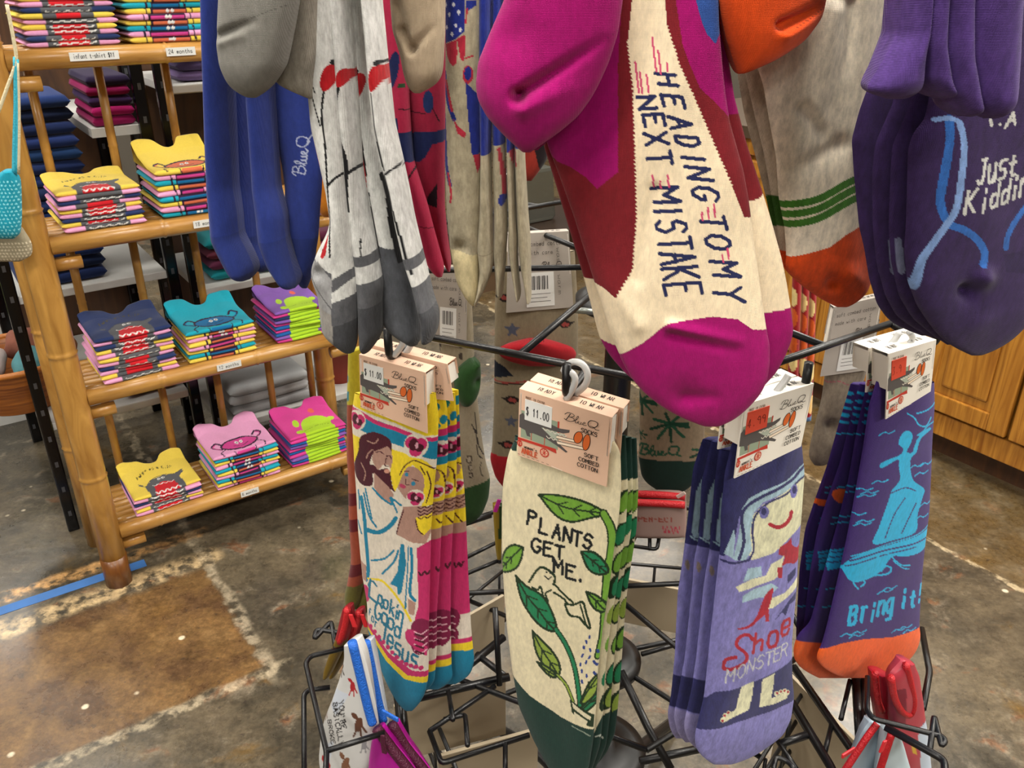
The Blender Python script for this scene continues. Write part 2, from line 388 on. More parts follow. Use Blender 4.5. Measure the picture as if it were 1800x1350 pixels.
room_box('floor', (A0+A1)/2, (B0+B1)/2, -.05, (A1-A0, B1-B0, .1), M['floor'])
room_box('ceiling', (A0+A1)/2, (B0+B1)/2, CEIL+.05, (A1-A0, B1-B0, .1), M['ceil'])
room_box('wall_left', A0-.05, (B0+B1)/2, CEIL/2, (.1, B1-B0, CEIL), M['wall'])
room_box('wall_right', A1+.05, (B0+B1)/2, CEIL/2, (.1, B1-B0, CEIL), M['wall'])
room_box('wall_back', (A0+A1)/2, B1+.05, CEIL/2, (A1-A0, .1, CEIL), M['wall'])
room_box('wall_front', (A0+A1)/2, B0-.05, CEIL/2, (A1-A0, .1, CEIL), M['wall'])
M['tube_on'] = simple('lit_diffuser', '#ffffff', .5); bs = M['tube_on'].node_tree.nodes['Principled BSDF']; bs.inputs['Emission Color'].default_value = (1, .95, .87, 1); bs.inputs['Emission Strength'].default_value = 9
ROWN = ['first', 'second', 'third', 'fourth', 'fifth']
for k, (a, b) in enumerate(LAMPS):
    t = empty('ceiling_light', loc=E1*a+E2*b+np.array([0, 0, CEIL-.07]), rz=RZ)
    bm = bmesh.new()
    for sx, sy, wx, wy in ((0, .16, 1.24, .03), (0, -.16, 1.24, .03), (.605, 0, .03, .29), (-.605, 0, .03, .29)): bm_box(bm, (sx, sy, .02), (wx, wy, .1))
    bm_obj('frame', bm, M['white'], t); box('diffuser', (0, 0, .05), (1.18, .29, .02), M['tube_on'], t)
    tag(t, 'white ceiling light fixture with lit diffuser, %s row from the left, %s from the front' % (ROWN[k//5], ROWN[k % 5]), 'ceiling light', 'ceiling lights')
# blue painter's tape stuck along the old floor seam
TP = simple('blue_tape', '#3a6aa8', .55, var=.25, vscale=14)
pts = [(-2.2, 2.105), (-.6, 2.106), (-.086, 2.107), (.05, 2.105), (.262, 2.101)]
V = []; Q = []
for i, (a, b) in enumerate(pts):
    for s in (-1, 1): V.append(E1*a+E2*(b+s*.017)+np.array([0, 0, .0006]))
    if i: Q.append((2*i-2, 2*i-1, 2*i+1, 2*i)[::-1])
tp = pmesh('floor_tape', V, Q, TP); md = tp.modifiers.new('thick', 'SOLIDIFY'); md.thickness = .0008; md.offset = 0
tag(tp, 'strip of blue tape along the seam of the concrete floor', 'tape')
# ------------------------------------------------------------------ pine cabinets on the right
CA = 2.50   # e1 of the cabinet fronts
for k in range(4):
    b0 = .05+.62*k; b1 = b0+.615; cx = (b0+b1)/2
    t = empty('pine_cabinet', loc=E1*CA+E2*cx, rz=math.radians(35+90))       # local x along E2, local y = -E1 (towards the room)
    box('body', (0, -.27, .5), (b1-b0, .5, .8), M['pine'], t)
    box('kick_board', (0, -.28, .05), (b1-b0, .42, .1), M['pine_dark'], t)
    box('bottom_rail', (0, -.008, .135), (b1-b0, .03, .075), M['pine'], t, bevel=.004)
    box('top_rail', (0, -.008, .87), (b1-b0, .03, .06), M['pine'], t, bevel=.004)
    for s in (-1, 1):
        W = (b1-b0)/2-.012; xc = s*(b1-b0)/4
        d = empty('door'); d.parent = t; d.location = (xc, .014, .505)
        box('panel', (0, -.004, 0), (W-.1, .012, .53), M['pine'], d, bevel=.005)
        box('raised_field', (0, .003, 0), (W-.15, .012, .47), M['pine'], d, bevel=.008)
        for u in (-1, 1):
            box('stile', (u*(W/2-.028), 0, 0), (.056, .022, .64), M['pine'], d, bevel=.004)
            box('cross_rail', (0, 0, u*.292), (W-.112, .021, .056), M['pine'], d, bevel=.004)
    tag(t, 'honey pine cabinet with panelled doors, %s along the right wall from the front' % ROWN[k], 'cabinet', 'pine cabinets')
ct = box('countertop', (0, 0, 0), (2.6, .58, .04), simple('dark_laminate', '#4a3b2c', .4)); ct.location = E1*(CA+.26)+E2*1.29+np.array([0, 0, .92]); ct.rotation_euler = (0, 0, math.radians(125))
tag(ct, 'long dark worktop running over the pine cabinets', 'worktop')
# ------------------------------------------------------------------ bamboo shelf
FT = onz(210, 1022, 0); FS = Frame(FT, -E2)
sh = empty('bamboo_shelf', FS)
tag(sh, 'honey bamboo shelf unit with four levels of folded shirts', 'shelf')
def cane(name, p, q, r, par, mat=None, nodes_=.27, seg=12, ph=.1):
    p = np.asarray(p, float); q = np.asarray(q, float); Ln_ = np.linalg.norm(q-p); pts, rad = [], []
    ts = [0]; t = ph
    while t < Ln_-.03:
        ts += [t-.012, t-.004, t, t+.004, t+.012]; t += nodes_
    ts.append(Ln_)
    for t_ in ts:
        pts.append(p+(q-p)*t_/Ln_); k = min([abs(t_-(ph+i*nodes_)) for i in range(20)]); rad.append(r*(1.09 if k < .002 else (.97 if k < .006 else 1)))
    return tube(name, pts, rad, mat or M['bamboo'], par, seg)
LZ = [.150, .532, .902, 1.280]
W_, D_ = .735, .215
for nm, x, y, z1 in (('post', 0, 0, 1.62), ('post', -.007, D_, 1.62), ('post', W_, 0, 1.62), ('post', W_-.03, D_, 1.62)):
    cane(nm, (x, y, 0), (x, y, z1), .031 if y == 0 else .028, sh, ph=.3+random.random()*.1, nodes_=.33)
tube('foot_band', [(0, 0, 0), (0, 0, .085)], .0325, M['bamboo_dark'], sh, 12)
for k, z in enumerate(LZ):
    cane('front_rail', (.028, 0, z), (W_-.028, 0, z), .021, sh, M['bamboo2'], ph=.1+.07*k, nodes_=.24)
    cane('rear_rail', (.02, D_, z-.01), (W_-.05, D_, z-.01), .018, sh, M['bamboo2'])
    cane('peg', (.03, .012, z-.047), (.085, .012, z-.047), .016, sh, M['bamboo2'], ph=.5)
    cane('peg', (W_-.085, .012, z-.047), (W_-.03, .012, z-.047), .016, sh, M['bamboo2'], ph=.5)
    for x in (.012, W_-.03): cane('side_rail', (x, .03, z-.012), (x, D_-.025, z-.012), .015, sh, M['bamboo'], ph=.5)
    for j in range(7):
        y = .034+j*.0262
        cane('slat', (.03, y, z+.006), (W_-.05, y, z+.006), .0105, sh, M['bamboo2'], ph=.05+.13*((j*3) % 4), nodes_=.3, seg=8)
    if k < 3:
        for x in (.09, .235, .385, .535, .66):
            cane('spindle', (x, D_-.002, z), (x, D_-.002, LZ[k+1]-.015), .0105, sh, M['bamboo'], ph=.16, seg=8)
for x in (.09, .235, .385, .535): cane('spindle', (x, D_-.002, LZ[3]), (x, D_-.002, 1.6), .0105, sh, ph=.16, seg=8)
cane('front_rail', (.028, 0, 1.6), (W_-.028, 0, 1.6), .021, sh, M['bamboo2'])
# ------------------------------------------------------------------ folded shirts
CLR = dict(y='#e4c950', p='#df9cc4', n='#26345f', t='#1b9bb0', k='#cf3f8f', u='#7d55a6', b='#1f5ca0', o='#d96a50')
GREY, RED, WHT, INK = '#55565a', '#c8202a', '#d9d9d6', '#2a1630'
def shirt(x0, x1, z0, th, base, art, top, seed, name='folded_shirt', D0=.182, yf=-.004, fr=FS, lift=0):
    rnd = random.Random(seed); hw = (x1-x0)/2; nx = 72 if art else 24
    a = np.linspace(-1, 1, nx); r = th/2
    nb, na, ntp = 4, 7, (64 if top else 8)
    prof = []   # (kind, value)
    for i in range(nb): prof.append(('b', 1-i/(nb-1)))
    for i in range(1, na): prof.append(('a', i/na))
    for i in range(ntp): prof.append(('t', i/(ntp-1)))
    V = np.zeros((len(prof), nx, 3)); PX = np.zeros((len(prof), nx)); PY = np.zeros((len(prof), nx))
    dd = D0+rnd.uniform(-.012, .006); Dx = dd-.012*np.abs(a)**3
    if top: Dx = dd+.012-.03*np.exp(-(a/.3)**4)-.03*np.clip(np.abs(a)-.75, 0, 1)/.25*.6
    edge = np.sqrt(np.clip(1-np.abs(a)**14, 0, 1)); fy = rnd.uniform(-.004, .003)+.003*np.sin(a*2.5+seed)
    for i, (k, v) in enumerate(prof):
        if k == 'b': y = fy+r+(Dx-r)*v; z = np.zeros(nx)+r*(1-edge); bb = -(math.pi*r/2)-(Dx-r)*v
        elif k == 'a': an = math.pi*v; y = fy+r-r*math.sin(an); z = r-r*math.cos(an)*edge+0*a; y = y+0*a; bb = (v-.5)*math.pi*r+0*a
        else:
            y = fy+r+(Dx-r)*v; z = r+r*edge; bb = math.pi*r/2+(Dx-r)*v
            if top: z = z+lift*np.clip(v-.25, 0, 1)**1.5*(1-.35*np.exp(-(a/.3)**4))+.0035*wnoise(a*hw, y, seed, 55, 50)*min(1, v*3)+.012*np.clip(v-.75, 0, 1)*4*np.abs(a)
        V[i, :, 0] = a*hw; V[i, :, 1] = y; V[i, :, 2] = z; PX[i] = a*hw*1000; PY[i] = -bb*1000
    col = np.tile(np.array(S(base)), (PX.size, 1)); paint(PX.ravel(), PY.ravel(), col, art)
    idx = np.arange(PX.size).reshape(PX.shape); idx2 = np.vstack([idx, idx[:1]])
    Q = np.stack([idx2[:-1, :-1], idx2[:-1, 1:], idx2[1:, 1:], idx2[1:, :-1]], -1).reshape(-1, 4)
    o = nmesh(name, V.reshape(-1, 3), Q, M['jersey'], None, col)
    p = np.array([(x0+x1)/2+rnd.uniform(-.003, .003), yf, z0]); o.location = fr.o+fr.d*p[0]-fr.n*p[1]+np.array([0, 0, p[2]])
    o.rotation_euler = (0, 0, fr.rz+rnd.uniform(-.02, .02)); return o
def zig(c, w, x0, x1, y, amp=2.2, n=9):
    return Ln(c, w, *[(x0+(x1-x0)*i/n, y+amp*(1 if i % 2 else -1)) for i in range(n+1)])
def shark_top():
    return [Pg(GREY, (-50, -36), (-58, -42), (-60, -36), (-46, -28), (-25, -44), (10, -48), (38, -40), (58, -46), (62, -40), (46, -30), (48, 12), (-44, 12)),
            Ln('#3c3d42', 2.2, (-58, -42), (-46, -29), (-25, -45), (10, -49), (38, -41), (62, -46)),
            Pg(RED, (-26, -22), (0, -30), (26, -24), (34, 12), (-34, 12)), zig(WHT, 3, -32, 34, -3), zig(WHT, 2.4, -30, 26, -24, 1.6, 8),
            El(WHT, -7, -40, 4, 3.2), El(WHT, 5, -41, 4, 3.2), El('#202020', -6, -40, 1.4, 1.4), El('#202020', 6, -41, 1.4, 1.4)] + \
           [Ch('#4a4326', c, -52+i*6.6, -62-14*math.sin(math.pi*i/15), 4.5, -1.2+.2*i, 0, -8, 1.3) for i, c in enumerate('HAPPY AS A CLAM')]
def shark_low(k):
    r = random.Random(k); j = r.uniform(-6, 6); q = r.uniform(18, 34)
    o = [Pg(GREY, (-48+j, -30), (46+j, -30), (50+j, 30), (-50+j, 30))]
    if r.random() < .72: o.append(Pg(RED, (-q, -30), (q, -30), (q+4, 30), (-q-4, 30)))
    if r.random() < .75: o.append(zig(WHT, 2.6, -40+j, 42+j, r.uniform(-4, 4), 1.8, 8))
    return o
def crab_body(c, y, x=0): return [Ln(INK, 6, (-46+x, y+6), (-62+x, y-8), (-50+x, y-18), (-40+x, y-8)), Ln(INK, 6, (46+x, y-4), (60+x, y-14), (50+x, y-24), (40+x, y-16)),
        Ln(c, 2.6, (-46+x, y+6), (-60+x, y-8), (-50+x, y-16)), Ln(c, 2.6, (46+x, y-4), (58+x, y-14), (50+x, y-22)),
        El(INK, x, y, 46, 18), El(c, x, y, 41.5, 14), El(WHT, -6+x, y-4, 4, 4.5), El(WHT, 5+x, y-4.5, 4, 4.5), El('#202020', -5+x, y-4, 1.5, 2), El('#202020', 6+x, y-4.5, 1.5, 2),
        Ln(INK, 2, (-18+x, y+4), (0+x, y+8), (18+x, y+3))] + [Ln(INK, 3.5, (s*36+x, y+8), (s*52+x, y+16), (s*50+x, y+26)) for s in (-1, 1)]
CF = dict(y='#cf6a48', p='#c9418c', t='#14689c')
def crab_top(ck): return crab_body(CF.get(ck, '#cf6a48'), -28)+[Pg(CF.get(ck), (-20, -4), (24, -4), (26, 10), (-22, 10)), Ln(INK, 3, (-24, -6), (-20, 10)), Ln(INK, 3, (28, -6), (24, 10))]
def crab_low(ck, k):
    r = random.Random(k); q = r.uniform(26, 40); j = r.uniform(-5, 5)
    return [Pg(INK, (-q+j-3, -20), (q+j+3, -20), (q+j+3, 20), (-q+j-3, 20)), Pg(CF.get(ck, '#cf6a48'), (-q+j, -2.6+r.uniform(-1, 1)), (q+j, -3+r.uniform(-1, 1)), (q+j, 20), (-q+j, 20)),
            Ln(INK, 4, (-q-14+j, -20), (-q-12+j, 20)), Ln(INK, 3, (q+12+j, -20), (q+15+j, 20))] + ([El(WHT, -3+j, 0, 4, 4), El(WHT, 6+j, 0, 4, 4)] if r.random() < .3 else [])
LIME = '#a9cf2e'
def turtle_top(): return [El(LIME, 12, -26, 44, 26), Pg(LIME, (-36, -24), (52, -24), (56, 14), (-38, 14)), El(LIME, -40, -44, 9, 13, 30), El(LIME, -46, -14, 13, 6, 10), El(LIME, 62, -30, 13, 7, -20), Ln('#6f8f1c', 1.2, (-34, -12), (10, -18), (54, -12)), El('#d9604f', 30, -70, 9, 8)]
def turtle_low(k):
    r = random.Random(k); return [Pg(LIME, (-38+r.uniform(-4, 4), -20), (64+r.uniform(-6, 8), -20), (64+r.uniform(-6, 8), 20), (-38+r.uniform(-4, 4), 20))]
def scale_art(A, sx, sy):
    o = []
    for a in flat(A): o.append((*a[:-1], [(x*sx, y*(sy if y < 0 else 1)) for x, y in a[-1]]))
    return o
ORD = ['top', 'second', 'third', 'fourth', 'fifth', 'sixth', 'seventh', 'eighth', 'ninth', 'tenth', 'eleventh', 'twelfth']
CN = dict(y='yellow', p='pale pink', n='navy', t='turquoise', k='hot pink', u='purple', b='blue', o='coral')
LN = ['lowest', 'second-lowest', 'third', 'topmost']
STK = [  # level, px of the front bottom-left and bottom-right corners, thickness, colours bottom to top, design
    (0, (240, 906), (356, 862), .0092, 'pypnpy', 'shark'), (0, (385, 863), (494, 828), .0105, 'pytpytpytp', 'crab'), (0, (513, 820), (610, 794), .0095, 'kbukbkubkk', 'turtle'),
    (1, (182, 682), (314, 648), .0105, 'pypnpypynpn', 'shark'), (1, (335, 642), (452, 610), .0105, 'ytypypyt', 'crab'), (1, (487, 608), (576, 588), .0088, 'kubkbkunku', 'turtle'),
    (2, (112, 413), (256, 392), .0098, 'pynpypnpy', 'shark'), (2, (285, 386), (408, 368), .0122, 'tpytpytpy', 'crab'),
    (3, (50, 95), (214, 82), .0105, 'pnpypynpypn', 'shark'), (3, (228, 84), (372, 70), .0112, 'yptypytypt', 'crab')]
for si, (lv, bl, brr, th, cols, des) in enumerate(STK):
    x0 = FS.px(*bl)[0]; x1 = FS.px(*brr)[0]; z = LZ[lv]+.0215; n = len(cols)
    for i, ck in enumerate(cols):
        top = i == n-1; sd = si*40+i
        sc = 1.75 if top else 1
        art = {'shark': (shark_top() if top else shark_low(sd)), 'crab': (crab_top(ck) if top else crab_low(ck, sd)), 'turtle': (turtle_top() if top else turtle_low(sd))}[des]
        if top and des == 'crab': art = art+[Pg('#cfc7b5', (-16, -150), (16, -150), (13, -200), (-13, -200))]
        art = scale_art(art, (x1-x0)/.2*(1.3 if des == 'crab' else 1.12), sc) if top else scale_art(art, (x1-x0)/.2*1.12, 1)
        o = shirt(x0, x1, z+i*th, th*1.02, CLR[ck], art, top, sd, lift={1: .012, 2: .01, 4: .03, 5: .012, 7: .05}.get(si, 0) if top else 0)
        k = n-1-i
        lab = '%s %s-print shirt, %s of its stack on the %s bamboo shelf' % (CN[ck], des, 'top' if top else ORD[k]+' from top', LN[lv])
        tag(o, lab, 'shirt', '%s shirts stacked on the %s bamboo shelf' % (des, LN[lv]))
# size tags stuck to the rails
M['paper'] = simple('label_paper', '#dcdcd8', .6)
for (x, y, wd, txt, lv) in ((162, 97, .095, 'infant t-shirt $11', 3), (313, 91, .062, '24 months', 3), (357, 386, .06, '18 months', 2), (398, 639, .062, '12 months', 1), (434, 857, .05, '6 months', 0)):
    p = FS.px(x, y); cx = p[0]; zc = LZ[lv]+.003
    t = empty('size_label', loc=FS.o+FS.d*cx+FS.n*.0225+np.array([0, 0, zc]), rz=FS.rz)
    lb = box('paper_strip', (0, 0, 0), (wd, .0012, .017), M['paper'], t)
    n = len(txt); decal('print', t, Tx('#333333', txt, -wd*.42*1000, 3.6, wd*840/n, 0, 0, -8.5, 1.0), lambda a, b, h: (a/1000, -.0007-h, -b/1000))
    tag(t, 'white paper label reading %s on the %s bamboo rail' % (txt.replace('$11', 'eleven dollars'), LN[lv]), 'label')
# ------------------------------------------------------------------ black and white shelving behind
PU = onz(130, 930, 0); FU = Frame(PU, -E2)
M['steel'] = simple('gloss_black_steel', '#08080a', .18, .2); M['hole'] = simple('slot_glint', '#5d5f64', .35, .6)
def unit(x0, x1, zs, label, depth=.38):
    t = empty('shelving_unit', FU)
    box('back_panel', ((x0+x1)/2, depth+.016, .95), (x1-x0+.03, .01, 1.7), M['panel'], t)
    for x in (x0, x1):
        for y in (0, depth):
            box('post', (x, y, .9), (.03, .022, 1.8), M['steel'], t, bevel=.004)
            bm = bmesh.new()
            for k in range(22): bm_box(bm, (x, y-.0112, .06+k*.08), (.008, .0014, .016))
            tag(bm_obj('slots', bm, M['hole'], t), kind='stuff')
    for z in zs: box('shelf_board', ((x0+x1)/2, depth/2, z), (x1-x0-.03, depth+.01, .022), M['white'], t, bevel=.003)
    return tag(t, label, 'shelving')
M['panel'] = wood_mat('brown_panel', '#3a2415', '#5c3c22', (14, 14, 2), .5, .1)
u1 = unit(0, .392, (.33, .692), 'narrow black steel shelving with white boards behind the left of the bamboo shelf', .62)
unit(.448, .98, (.18, .62, 1.165), 'wide black steel shelving with white boards behind the right of the bamboo shelf')
def fold(x0, x1, y0, z0, th, c, label, seed, name='folded_garment', cat='clothes', D=.24):
    o = shirt(x0, x1, z0, th, c, [], False, seed, name, D, y0, FU); tag(o, label, cat, 'garments on the shelving behind')
box('shelf_board', (.325, .31, 1.075), (.12, .6, .022), M['white'], u1)
for i in range(15): fold(.03, .24, .03, .704+i*.031, .030, ['#1b2a55', '#24356b', '#1e3a66', '#20305e', '#263c74', '#1a2748'][i*5 % 6], 'dark blue folded jeans, %s in the tall stack behind the bamboo shelf' % (['lowest', 'second lowest', 'third lowest', 'fourth lowest', 'fifth lowest', 'sixth lowest', 'seventh lowest', 'middle', 'seventh highest', 'sixth highest', 'fifth highest', 'fourth highest', 'third highest', 'second highest', 'topmost'][i]), 300+i, 'folded_jeans', 'jeans')
for i in range(5): fold(.275, .378, .02, 1.087+i*.024, .023, ['#8a1250', '#a3145f', '#3b2450', '#8a1250', '#2b2040'][i], '%s folded top, %s from the bottom on the upper white board' % (['raspberry', 'bright raspberry', 'plum', 'dark raspberry', 'aubergine'][i], ['lowest', 'second', 'third', 'fourth', 'fifth'][i]), 320+i)
for i in range(3): fold(.215, .37, .03, .345+i*.03, .029, ['#5a1236', '#7a1540', '#3a1030'][i], '%s folded jumper, %s from the bottom on the lower white board' % (['maroon', 'crimson', 'dark plum'][i], ['lowest', 'second', 'third'][i]), 340+i)
for i in range(4): fold(.5, .72, .03, 1.178+i*.026, .025, ['#6d5a86', '#463a5e', '#7c688f', '#5b4a72'][i], '%s folded top, %s from the bottom on the upper board of the wide shelving' % (['lilac grey', 'dark violet', 'pale lilac', 'dusky violet'][i], ['lowest', 'second', 'third', 'fourth'][i]), 350+i)
for i in range(4): fold(.5, .76, .03, .633+i*.03, .029, ['#15808c', '#5a2440', '#7a3a4e', '#1d8f9a'][i], '%s folded top, %s from the bottom on the middle board of the wide shelving' % (['teal', 'wine', 'dusty rose', 'light teal'][i], ['lowest', 'second', 'third', 'fourth'][i]), 360+i)
for i in range(3): fold(.78, .95, .03, .633+i*.03, .029, ['#6a2038', '#7d3348', '#4f1c33'][i], '%s folded cardigan, %s from the bottom at the right of the middle board' % (['burgundy', 'rosewood', 'dark wine'][i], ['lowest', 'second', 'third'][i]), 370+i)
for i in range(3): fold(.5, .76, .02, .192+i*.034, .033, ['#9a9a9c', '#b4b4b6', '#a4a6a8'][i], '%s folded towel, %s from the bottom on the lowest board of the wide shelving' % (['grey', 'pale grey', 'silver grey'][i], ['lowest', 'second', 'third'][i]), 380+i, 'folded_towel', 'towel')
# ---- woven basket with fabric on a white stool
def lathe(name, prof, mat, par=None, seg=32, o=(0, 0, 0)):
    V = []; Q = []
    for r, z in prof:
        for k in range(seg):
            a = 2*math.pi*k/seg; V.append((o[0]+r*math.cos(a), o[1]+r*math.sin(a), o[2]+z))
    for i in range(len(prof)-1):
        for k in range(seg): Q.append((i*seg+k, i*seg+(k+1) % seg, (i+1)*seg+(k+1) % seg, (i+1)*seg+k))
    return nmesh(name, V, Q, mat, par)
BZ = .342; BP = onz(42, 700, BZ)
bk = empty('woven_basket', loc=(BP[0], BP[1], BZ))
M['wick'] = wood_mat('wicker', '#6a3510', '#b06a26', (6, 6, 120), .5, .1, .3); M['wick2'] = simple('wicker_rim', '#a8641f', .5, bump=.5, bscale=150)
prof = []
for i in range(15):
    z = .13*i/14; r = .11+.045*(i/14); prof += [(r, z), (r+.005, z+.0045)]
lathe('bowl', [(.001, 0)]+prof+[(prof[-1][0]-.008, .134)]+[(r-.012, z) for r, z in prof[::-4]], M['wick'], bk, 40)
an = np.linspace(0, 2*math.pi, 40, endpoint=False)
tube('rim', [(.158*math.cos(a), .158*math.sin(a), .136) for a in an], .009, M['wick2'], bk, 8, True)
tag(bk, 'round orange-brown woven basket low at the left behind the black posts', 'basket')
for i, (dx, dy, c, nm) in enumerate(((.07, -.02, '#4a7f86', 'dusty teal printed'), (-.06, -.03, '#c9b7b4', 'pale pink printed'), (.0, .075, '#7d4a3a', 'rust brown'))):
    bm = bmesh.new(); bmesh.ops.create_icosphere(bm, subdivisions=3, radius=.056)
    for v in bm.verts: v.co *= 1+.12*math.sin(v.co.x*70+i)*math.cos(v.co.z*60+v.co.y*40); v.co.z *= .9
    o = bm_obj('cloth_pouch', bm, simple('cloth_%d' % i, c, .9, var=.35, vscale=30, bump=.4), None, True); o.location = (BP[0]+dx, BP[1]+dy, BZ+.115+.01*i)
    tag(o, '%s cloth pouch sticking out of the woven basket' % nm, 'pouch')
# ---- flower pot on the lowest rear board
PP = FU.o+FU.d*.90-FU.n*.12
pt = empty('flower_pot', loc=(PP[0], PP[1], .191))
lathe('pot', [(.001, 0), (.06, 0), (.082, .12), (.09, .12), (.092, .15), (.08, .15), (.07, .1), (.001, .09)], simple('terracotta_red', '#a33a26', .6, var=.25), pt)
for i in range(14):
    a = i*2.4; r = .03+.05*(i % 3)/2
    bm = bmesh.new(); bmesh.ops.create_icosphere(bm, subdivisions=2, radius=1, matrix=Matrix.Translation((r*math.cos(a), r*math.sin(a), .17+.02*(i % 4))) @ Matrix.Rotation(a, 4, 'Z') @ Matrix.Rotation(.5, 4, 'Y') @ Matrix.Diagonal((.045, .02, .006, 1)))
    bm_obj('leaf', bm, M.setdefault('leaf', simple('green_leaf', '#3f8f2a', .45, var=.3, vscale=20)), pt, True)
tag(pt, 'red clay pot with a green plant behind the bamboo shelf', 'flower pot')
# ---- beaded bag hanging on the bamboo post
FB = Frame(atd(12, 360, 1.70), (.35, -1, 0))
bg = empty('beaded_bag', FB)
dots = []
for j in range(17):
    for i in range(9): dots.append(El('#8fe0ea', -18+i*7+(j % 2)*3.5, 316+j*6.5, 1.7, 1.7))
sock(bg, FB, [(300, 5, 26), (308, -8, 36), (330, -16, 38), (380, -22, 39), (405, -22, 37), (416, -18, 34), (420, -8, 24)], '#1c93ab', dots, 0, .022, 1.6, 'pouch', M['knit'], .002, 5)
cd2 = [El('#d8cdb2', -24+i*6+(j % 2)*3, 424+j*6, 1.6, 1.6) for j in range(7) for i in range(15)]
sock(bg, FB, [(400, -30, 40), (425, -34, 56), (445, -30, 58), (456, -20, 50), (460, 0, 34)], '#9a9078', cd2, .05, .02, 1.6, 'lower_pouch', M['knit'], .002, 6)
for (c, P) in (('#35a9bf', [(26, 100), (27, 180), (25, 250), (24, 305)]), ('#35a9bf', [(30, 104), (31, 200), (29, 306)]), ('#cfc3a0', [(12, 8), (24, 70), (28, 108), (14, 150), (-4, 200)]), ('#cfc3a0', [(30, 108), (33, 200), (32, 306)])):
    tube('strap', [FB.px(x, y, -.012) for x, y in smooth_line(P)], .0035, M.setdefault('strap'+c, simple('strap_'+c[1:], c, .6, bump=.8, bscale=300)), bg, 6)
tag(bg, 'turquoise beaded bag with cream base hanging from the bamboo post', 'bag')
# ---- green fringe cloth and boards far left, brown stand and foil bag far behind
gp = empty('green_rug_roll', loc=atd(-8, 500, 2.9)*np.array([1, 1, 0])+np.array([0, 0, 0]), rz=RZ)
zc = atd(-8, 500, 2.9)[2]
bm = bmesh.new(); bm_box(bm, (0, 0, zc), (.3, .12, .2), bevel=.03); bm_obj('roll', bm, simple('green_shag', '#47662a', .95, var=.6, vscale=45, bump=1, bscale=120), gp)
box('stand', (0, 0, (zc-.1)/2), (.3, .14, zc-.1), M['white'], gp)
tag(gp, 'mottled green rug roll on a white stand at the far left', 'rug')
FBX = Frame(atd(965, 405, 4.3), -E2)
bx = empty('display_counter', loc=FBX.o*np.array([1, 1, 0]), rz=RZ)
zt = FBX.o[2]
box('top', (0, .25, zt-.02), (.9, .6, .04), simple('dark_wood_top', '#2f2119', .35), bx, bevel=.005); box('body', (0, .27, (zt-.04)/2), (.84, .5, zt-.04), simple('brown_counter', '#5b4632', .55, var=.2), bx)
tag(bx, 'dark brown display counter far behind the sock rack', 'counter')
gb = bmesh.new(); bm_box(gb, (0, 0, .14), (.3, .12, .28), bevel=.02)
for v in gb.verts: v.co.x += .02*math.sin(v.co.z*40); v.co.y += .012*math.sin(v.co.x*50)
o = bm_obj('foil_bag', gb, simple('silver_foil', '#8d8f86', .22, .8, .6, 25), None, False); o.location = FBX.o+E2*.2; o.rotation_euler = (0, 0, RZ)
tag(o, 'silver foil gift bag on the dark counter behind the socks', 'bag')
# ================================================================== the spinning sock rack
ZR = H-.341; RC = onz(1097, 468, ZR); RC2 = np.array([RC[0], RC[1], 0])
N1, N2 = nrm(-116), nrm(-56)
rack = empty('spinner_rack', loc=RC2)
tag(rack, 'black wire spinner rack hung with patterned socks', 'display rack')
def rl(p): return np.asarray(p, float)-RC2
def hexpt(ap, k, z):   # corner k of the hexagon
    return np.array([0, 0, z])+nrm(-146+60*k)*ap/math.cos(math.pi/6)
tube('pole', [(0, 0, .02), (0, 0, 1.75)], .0185, M['black'], rack, 20)
def disc(z, r, th=.02): lathe('hub_disc', [(.0186, z+.03), (.03, z+.03), (.034, z+th*.6), (r*.8, z+th*.5), (r, z+th*.2), (r, z-th*.3), (r*.9, z-th*.5), (.0186, z-th)], M['blackrub'], rack, 40)
disc(ZR-.045, .06); disc(.455, .064); disc(.25, .085)
for k in range(5):
    d = nrm(-90+72*k); tube('base_leg', rounded([d*.01+np.array([0, 0, .1]), d*.16+np.array([0, 0, .1]), d*.36+np.array([0, 0, .012])], .05), .011, M['black'], rack, 10)
def ring(z, ap, r=.0039, spoke=.0039):
    for k in range(6): tube('ring_bar', [hexpt(ap, k, z), hexpt(ap, k+1, z)], r, M['black'], rack, 8)
    for k in range(6):
        d = nrm(-116+60*k); tube('spoke', [d*.015+np.array([0, 0, z]), d*ap+np.array([0, 0, z])], spoke, M['black'], rack, 8)
    lathe('collar', [(.0186, z-.03), (.024, z-.03), (.024, z+.03), (.0186, z+.03)], M['blackrub'], rack, 24)
ring(ZR, .305); ring(.60, .262); ring(1.66, .305)
for s in (-1, 1): tube('lock_screw', [rl(onz(1040, 548, ZR-.03))+np.array([s*.002, 0, 0]), rl(onz(1010, 545, ZR-.03))], .004, simple('zinc', '#8b8f8a', .35, .7), rack, 8) if s == 1 else None
